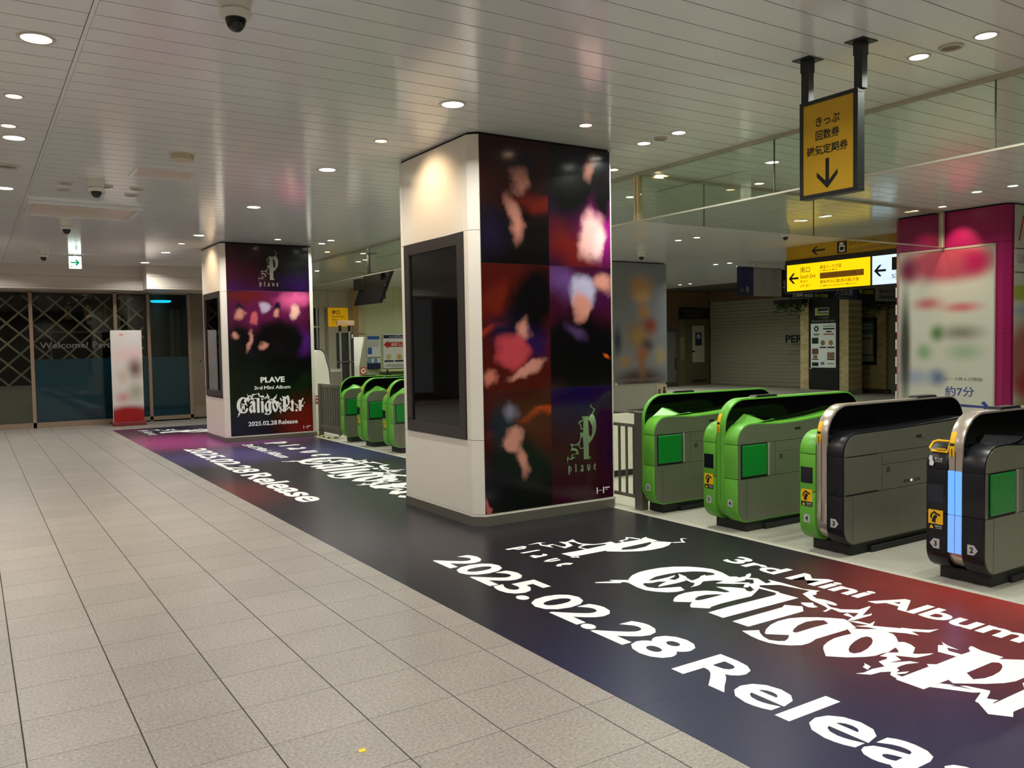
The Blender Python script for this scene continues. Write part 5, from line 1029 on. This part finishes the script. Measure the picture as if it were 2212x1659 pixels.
ob('emblem', MB().cyl((-.039, .73, 1.88), .085, .003, 'x', 20), mat('emblem_green', (40, 74, 60), .6), t); ob('emblem_core', MB().cyl((-.041, .73, 1.88), .04, .002, 'x', 14), PAPER, t)
ob('emblem_text', MB().box(-.039, -.036, .62, .84, 1.71, 1.735).box(-.039, -.036, .67, .8, 1.68, 1.695).box(-.039, -.036, .12, .5, 1.94, 1.955).box(-.039, -.036, .12, .5, 1.85, 1.89).box(-.039, -.036, .22, .4, 1.77, 1.81), INK, t)
shape('red_arrow', [[[(0, 0), (.3, 0), (.3, -.015), (.36, .015), (.3, .045), (.3, .03), (0, .03)]]], (-.039, .48, 1.7), -Y, Z, RED, t)
for y, c in ((.51, (150, 120, 90)), (.24, (190, 140, 80))): ob('dish', MB().cyl((-.039, y, 1.47), .075, .003, 'x', 18), mat('dish_%d' % int(y * 100), c, .6, noise=(30, .3)), t)
ob('tag', MB().box(-.036, -.03, .9, .96, .72, .75), PAPER, t)
w4 = struct('wall_stone_right', 'dim stone clad shop wall right of the guide board', (21.8, 8.0, 0))
ob('cladding', MB().box(0, .2, 6.4, 7.65, .13, CEIL), STONE2, w4); ob('plinth', MB().box(-.02, .2, 6.3, 7.66, 0, .13), mat('plinth_dark', (56, 48, 34), .7), w4); ob('side_shutter', MB().box(.1, .3, -2, 6.4, 0, CEIL), mat('side_wall_dim', (110, 108, 88), .6), w4); ob('link_wall', MB().box(0.0, 1.2, 7.66, 9.3, 0, CEIL), SHOPW, w4)
t = thing('poster_frame', 'black framed green poster on the stone wall', 'poster', (21.76, 14.68, .82))
for a in ((0, .67, 0, .09), (0, .67, 1.25, 1.35), (0, .06, .09, 1.25), (.61, .67, .09, 1.25)): ob('frame_bar', MB().box(-.03, .03, *a), BLACK, t)
ob('sheet', MB().box(-.01, 0, .06, .61, .09, 1.25), mat('poster_green', (70, 104, 90), .5), t); ob('pale_sheet', MB().box(-.014, -.01, .1, .46, .3, .88), mat('poster_pale', (150, 152, 136), .5, noise=(12, .12)), t); ob('pale_base', MB().box(-.014, -.01, .07, .6, .1, .25), mat('poster_pale2', (140, 140, 120), .5), t); ob('title', MB().box(-.014, -.01, .14, .54, 1.12, 1.17).box(-.014, -.01, .1, .56, 1.03, 1.08), mat('poster_title', (130, 152, 140), .5), t); ob('bar', MB().box(-.018, -.014, .16, .44, .74, .77), INK, t)
def ivy(x, y, z, sx, sy, sz, n, label):
    t = thing('hanging_ivy', label, 'plant', (x, y, z), 'ivy planters above the shops'); mb = MB(); rnd = random.Random(n)
    for k in range(n):
        c = Vector((rnd.uniform(-sx, sx), rnd.uniform(-sy, sy), -abs(rnd.gauss(0, .5)) * sz + .04)); u = Vector((rnd.uniform(-1, 1), rnd.uniform(-1, 1), rnd.uniform(-.6, .6))).normalized() * .05; v = u.cross(Vector((rnd.uniform(-1, 1), rnd.uniform(-1, 1), 1))).normalized() * .032
        mb.add([c - u, c + v, c + u, c - v], [(0, 1, 2, 3)])
    o = ob('leaves', mb, mat('ivy_leaf', (58, 82, 34), .6, noise=(8, .4)), t); o['kind'] = 'stuff'
    ob('trough', MB().box(-sx, sx, -sy, sy, .02, .14), BLACK_MATT, t); ob('hanger', MB().box(-.01, .01, -.01, .01, .14, CEIL - z - .0), BLACK, t)
ivy(20.45, 16.6, 2.62, .15, .5, .3, 240, 'ivy planter at the top left of the guide board')
ivy(21.6, 14.6, 2.55, .15, .45, .3, 200, 'ivy planter above the framed green poster')
# ------------------------------------------------------------------ small litter
t = thing('paper_scrap', 'tiny yellow paper scrap on the foreground floor tile', 'scrap', (1.213, 3.009, 0)); ob('scrap', MB().add([(-.014, -.01, .0006), (.012, -.013, .0006), (.016, .009, .003), (-.011, .012, .002), (-.014, -.01, .0016), (.012, -.013, .0016), (.016, .009, .004), (-.011, .012, .003)], [(0, 3, 2, 1), (4, 5, 6, 7), (0, 1, 5, 4), (1, 2, 6, 5), (2, 3, 7, 6), (3, 0, 4, 7)]), YELLOW_STICKER, t)
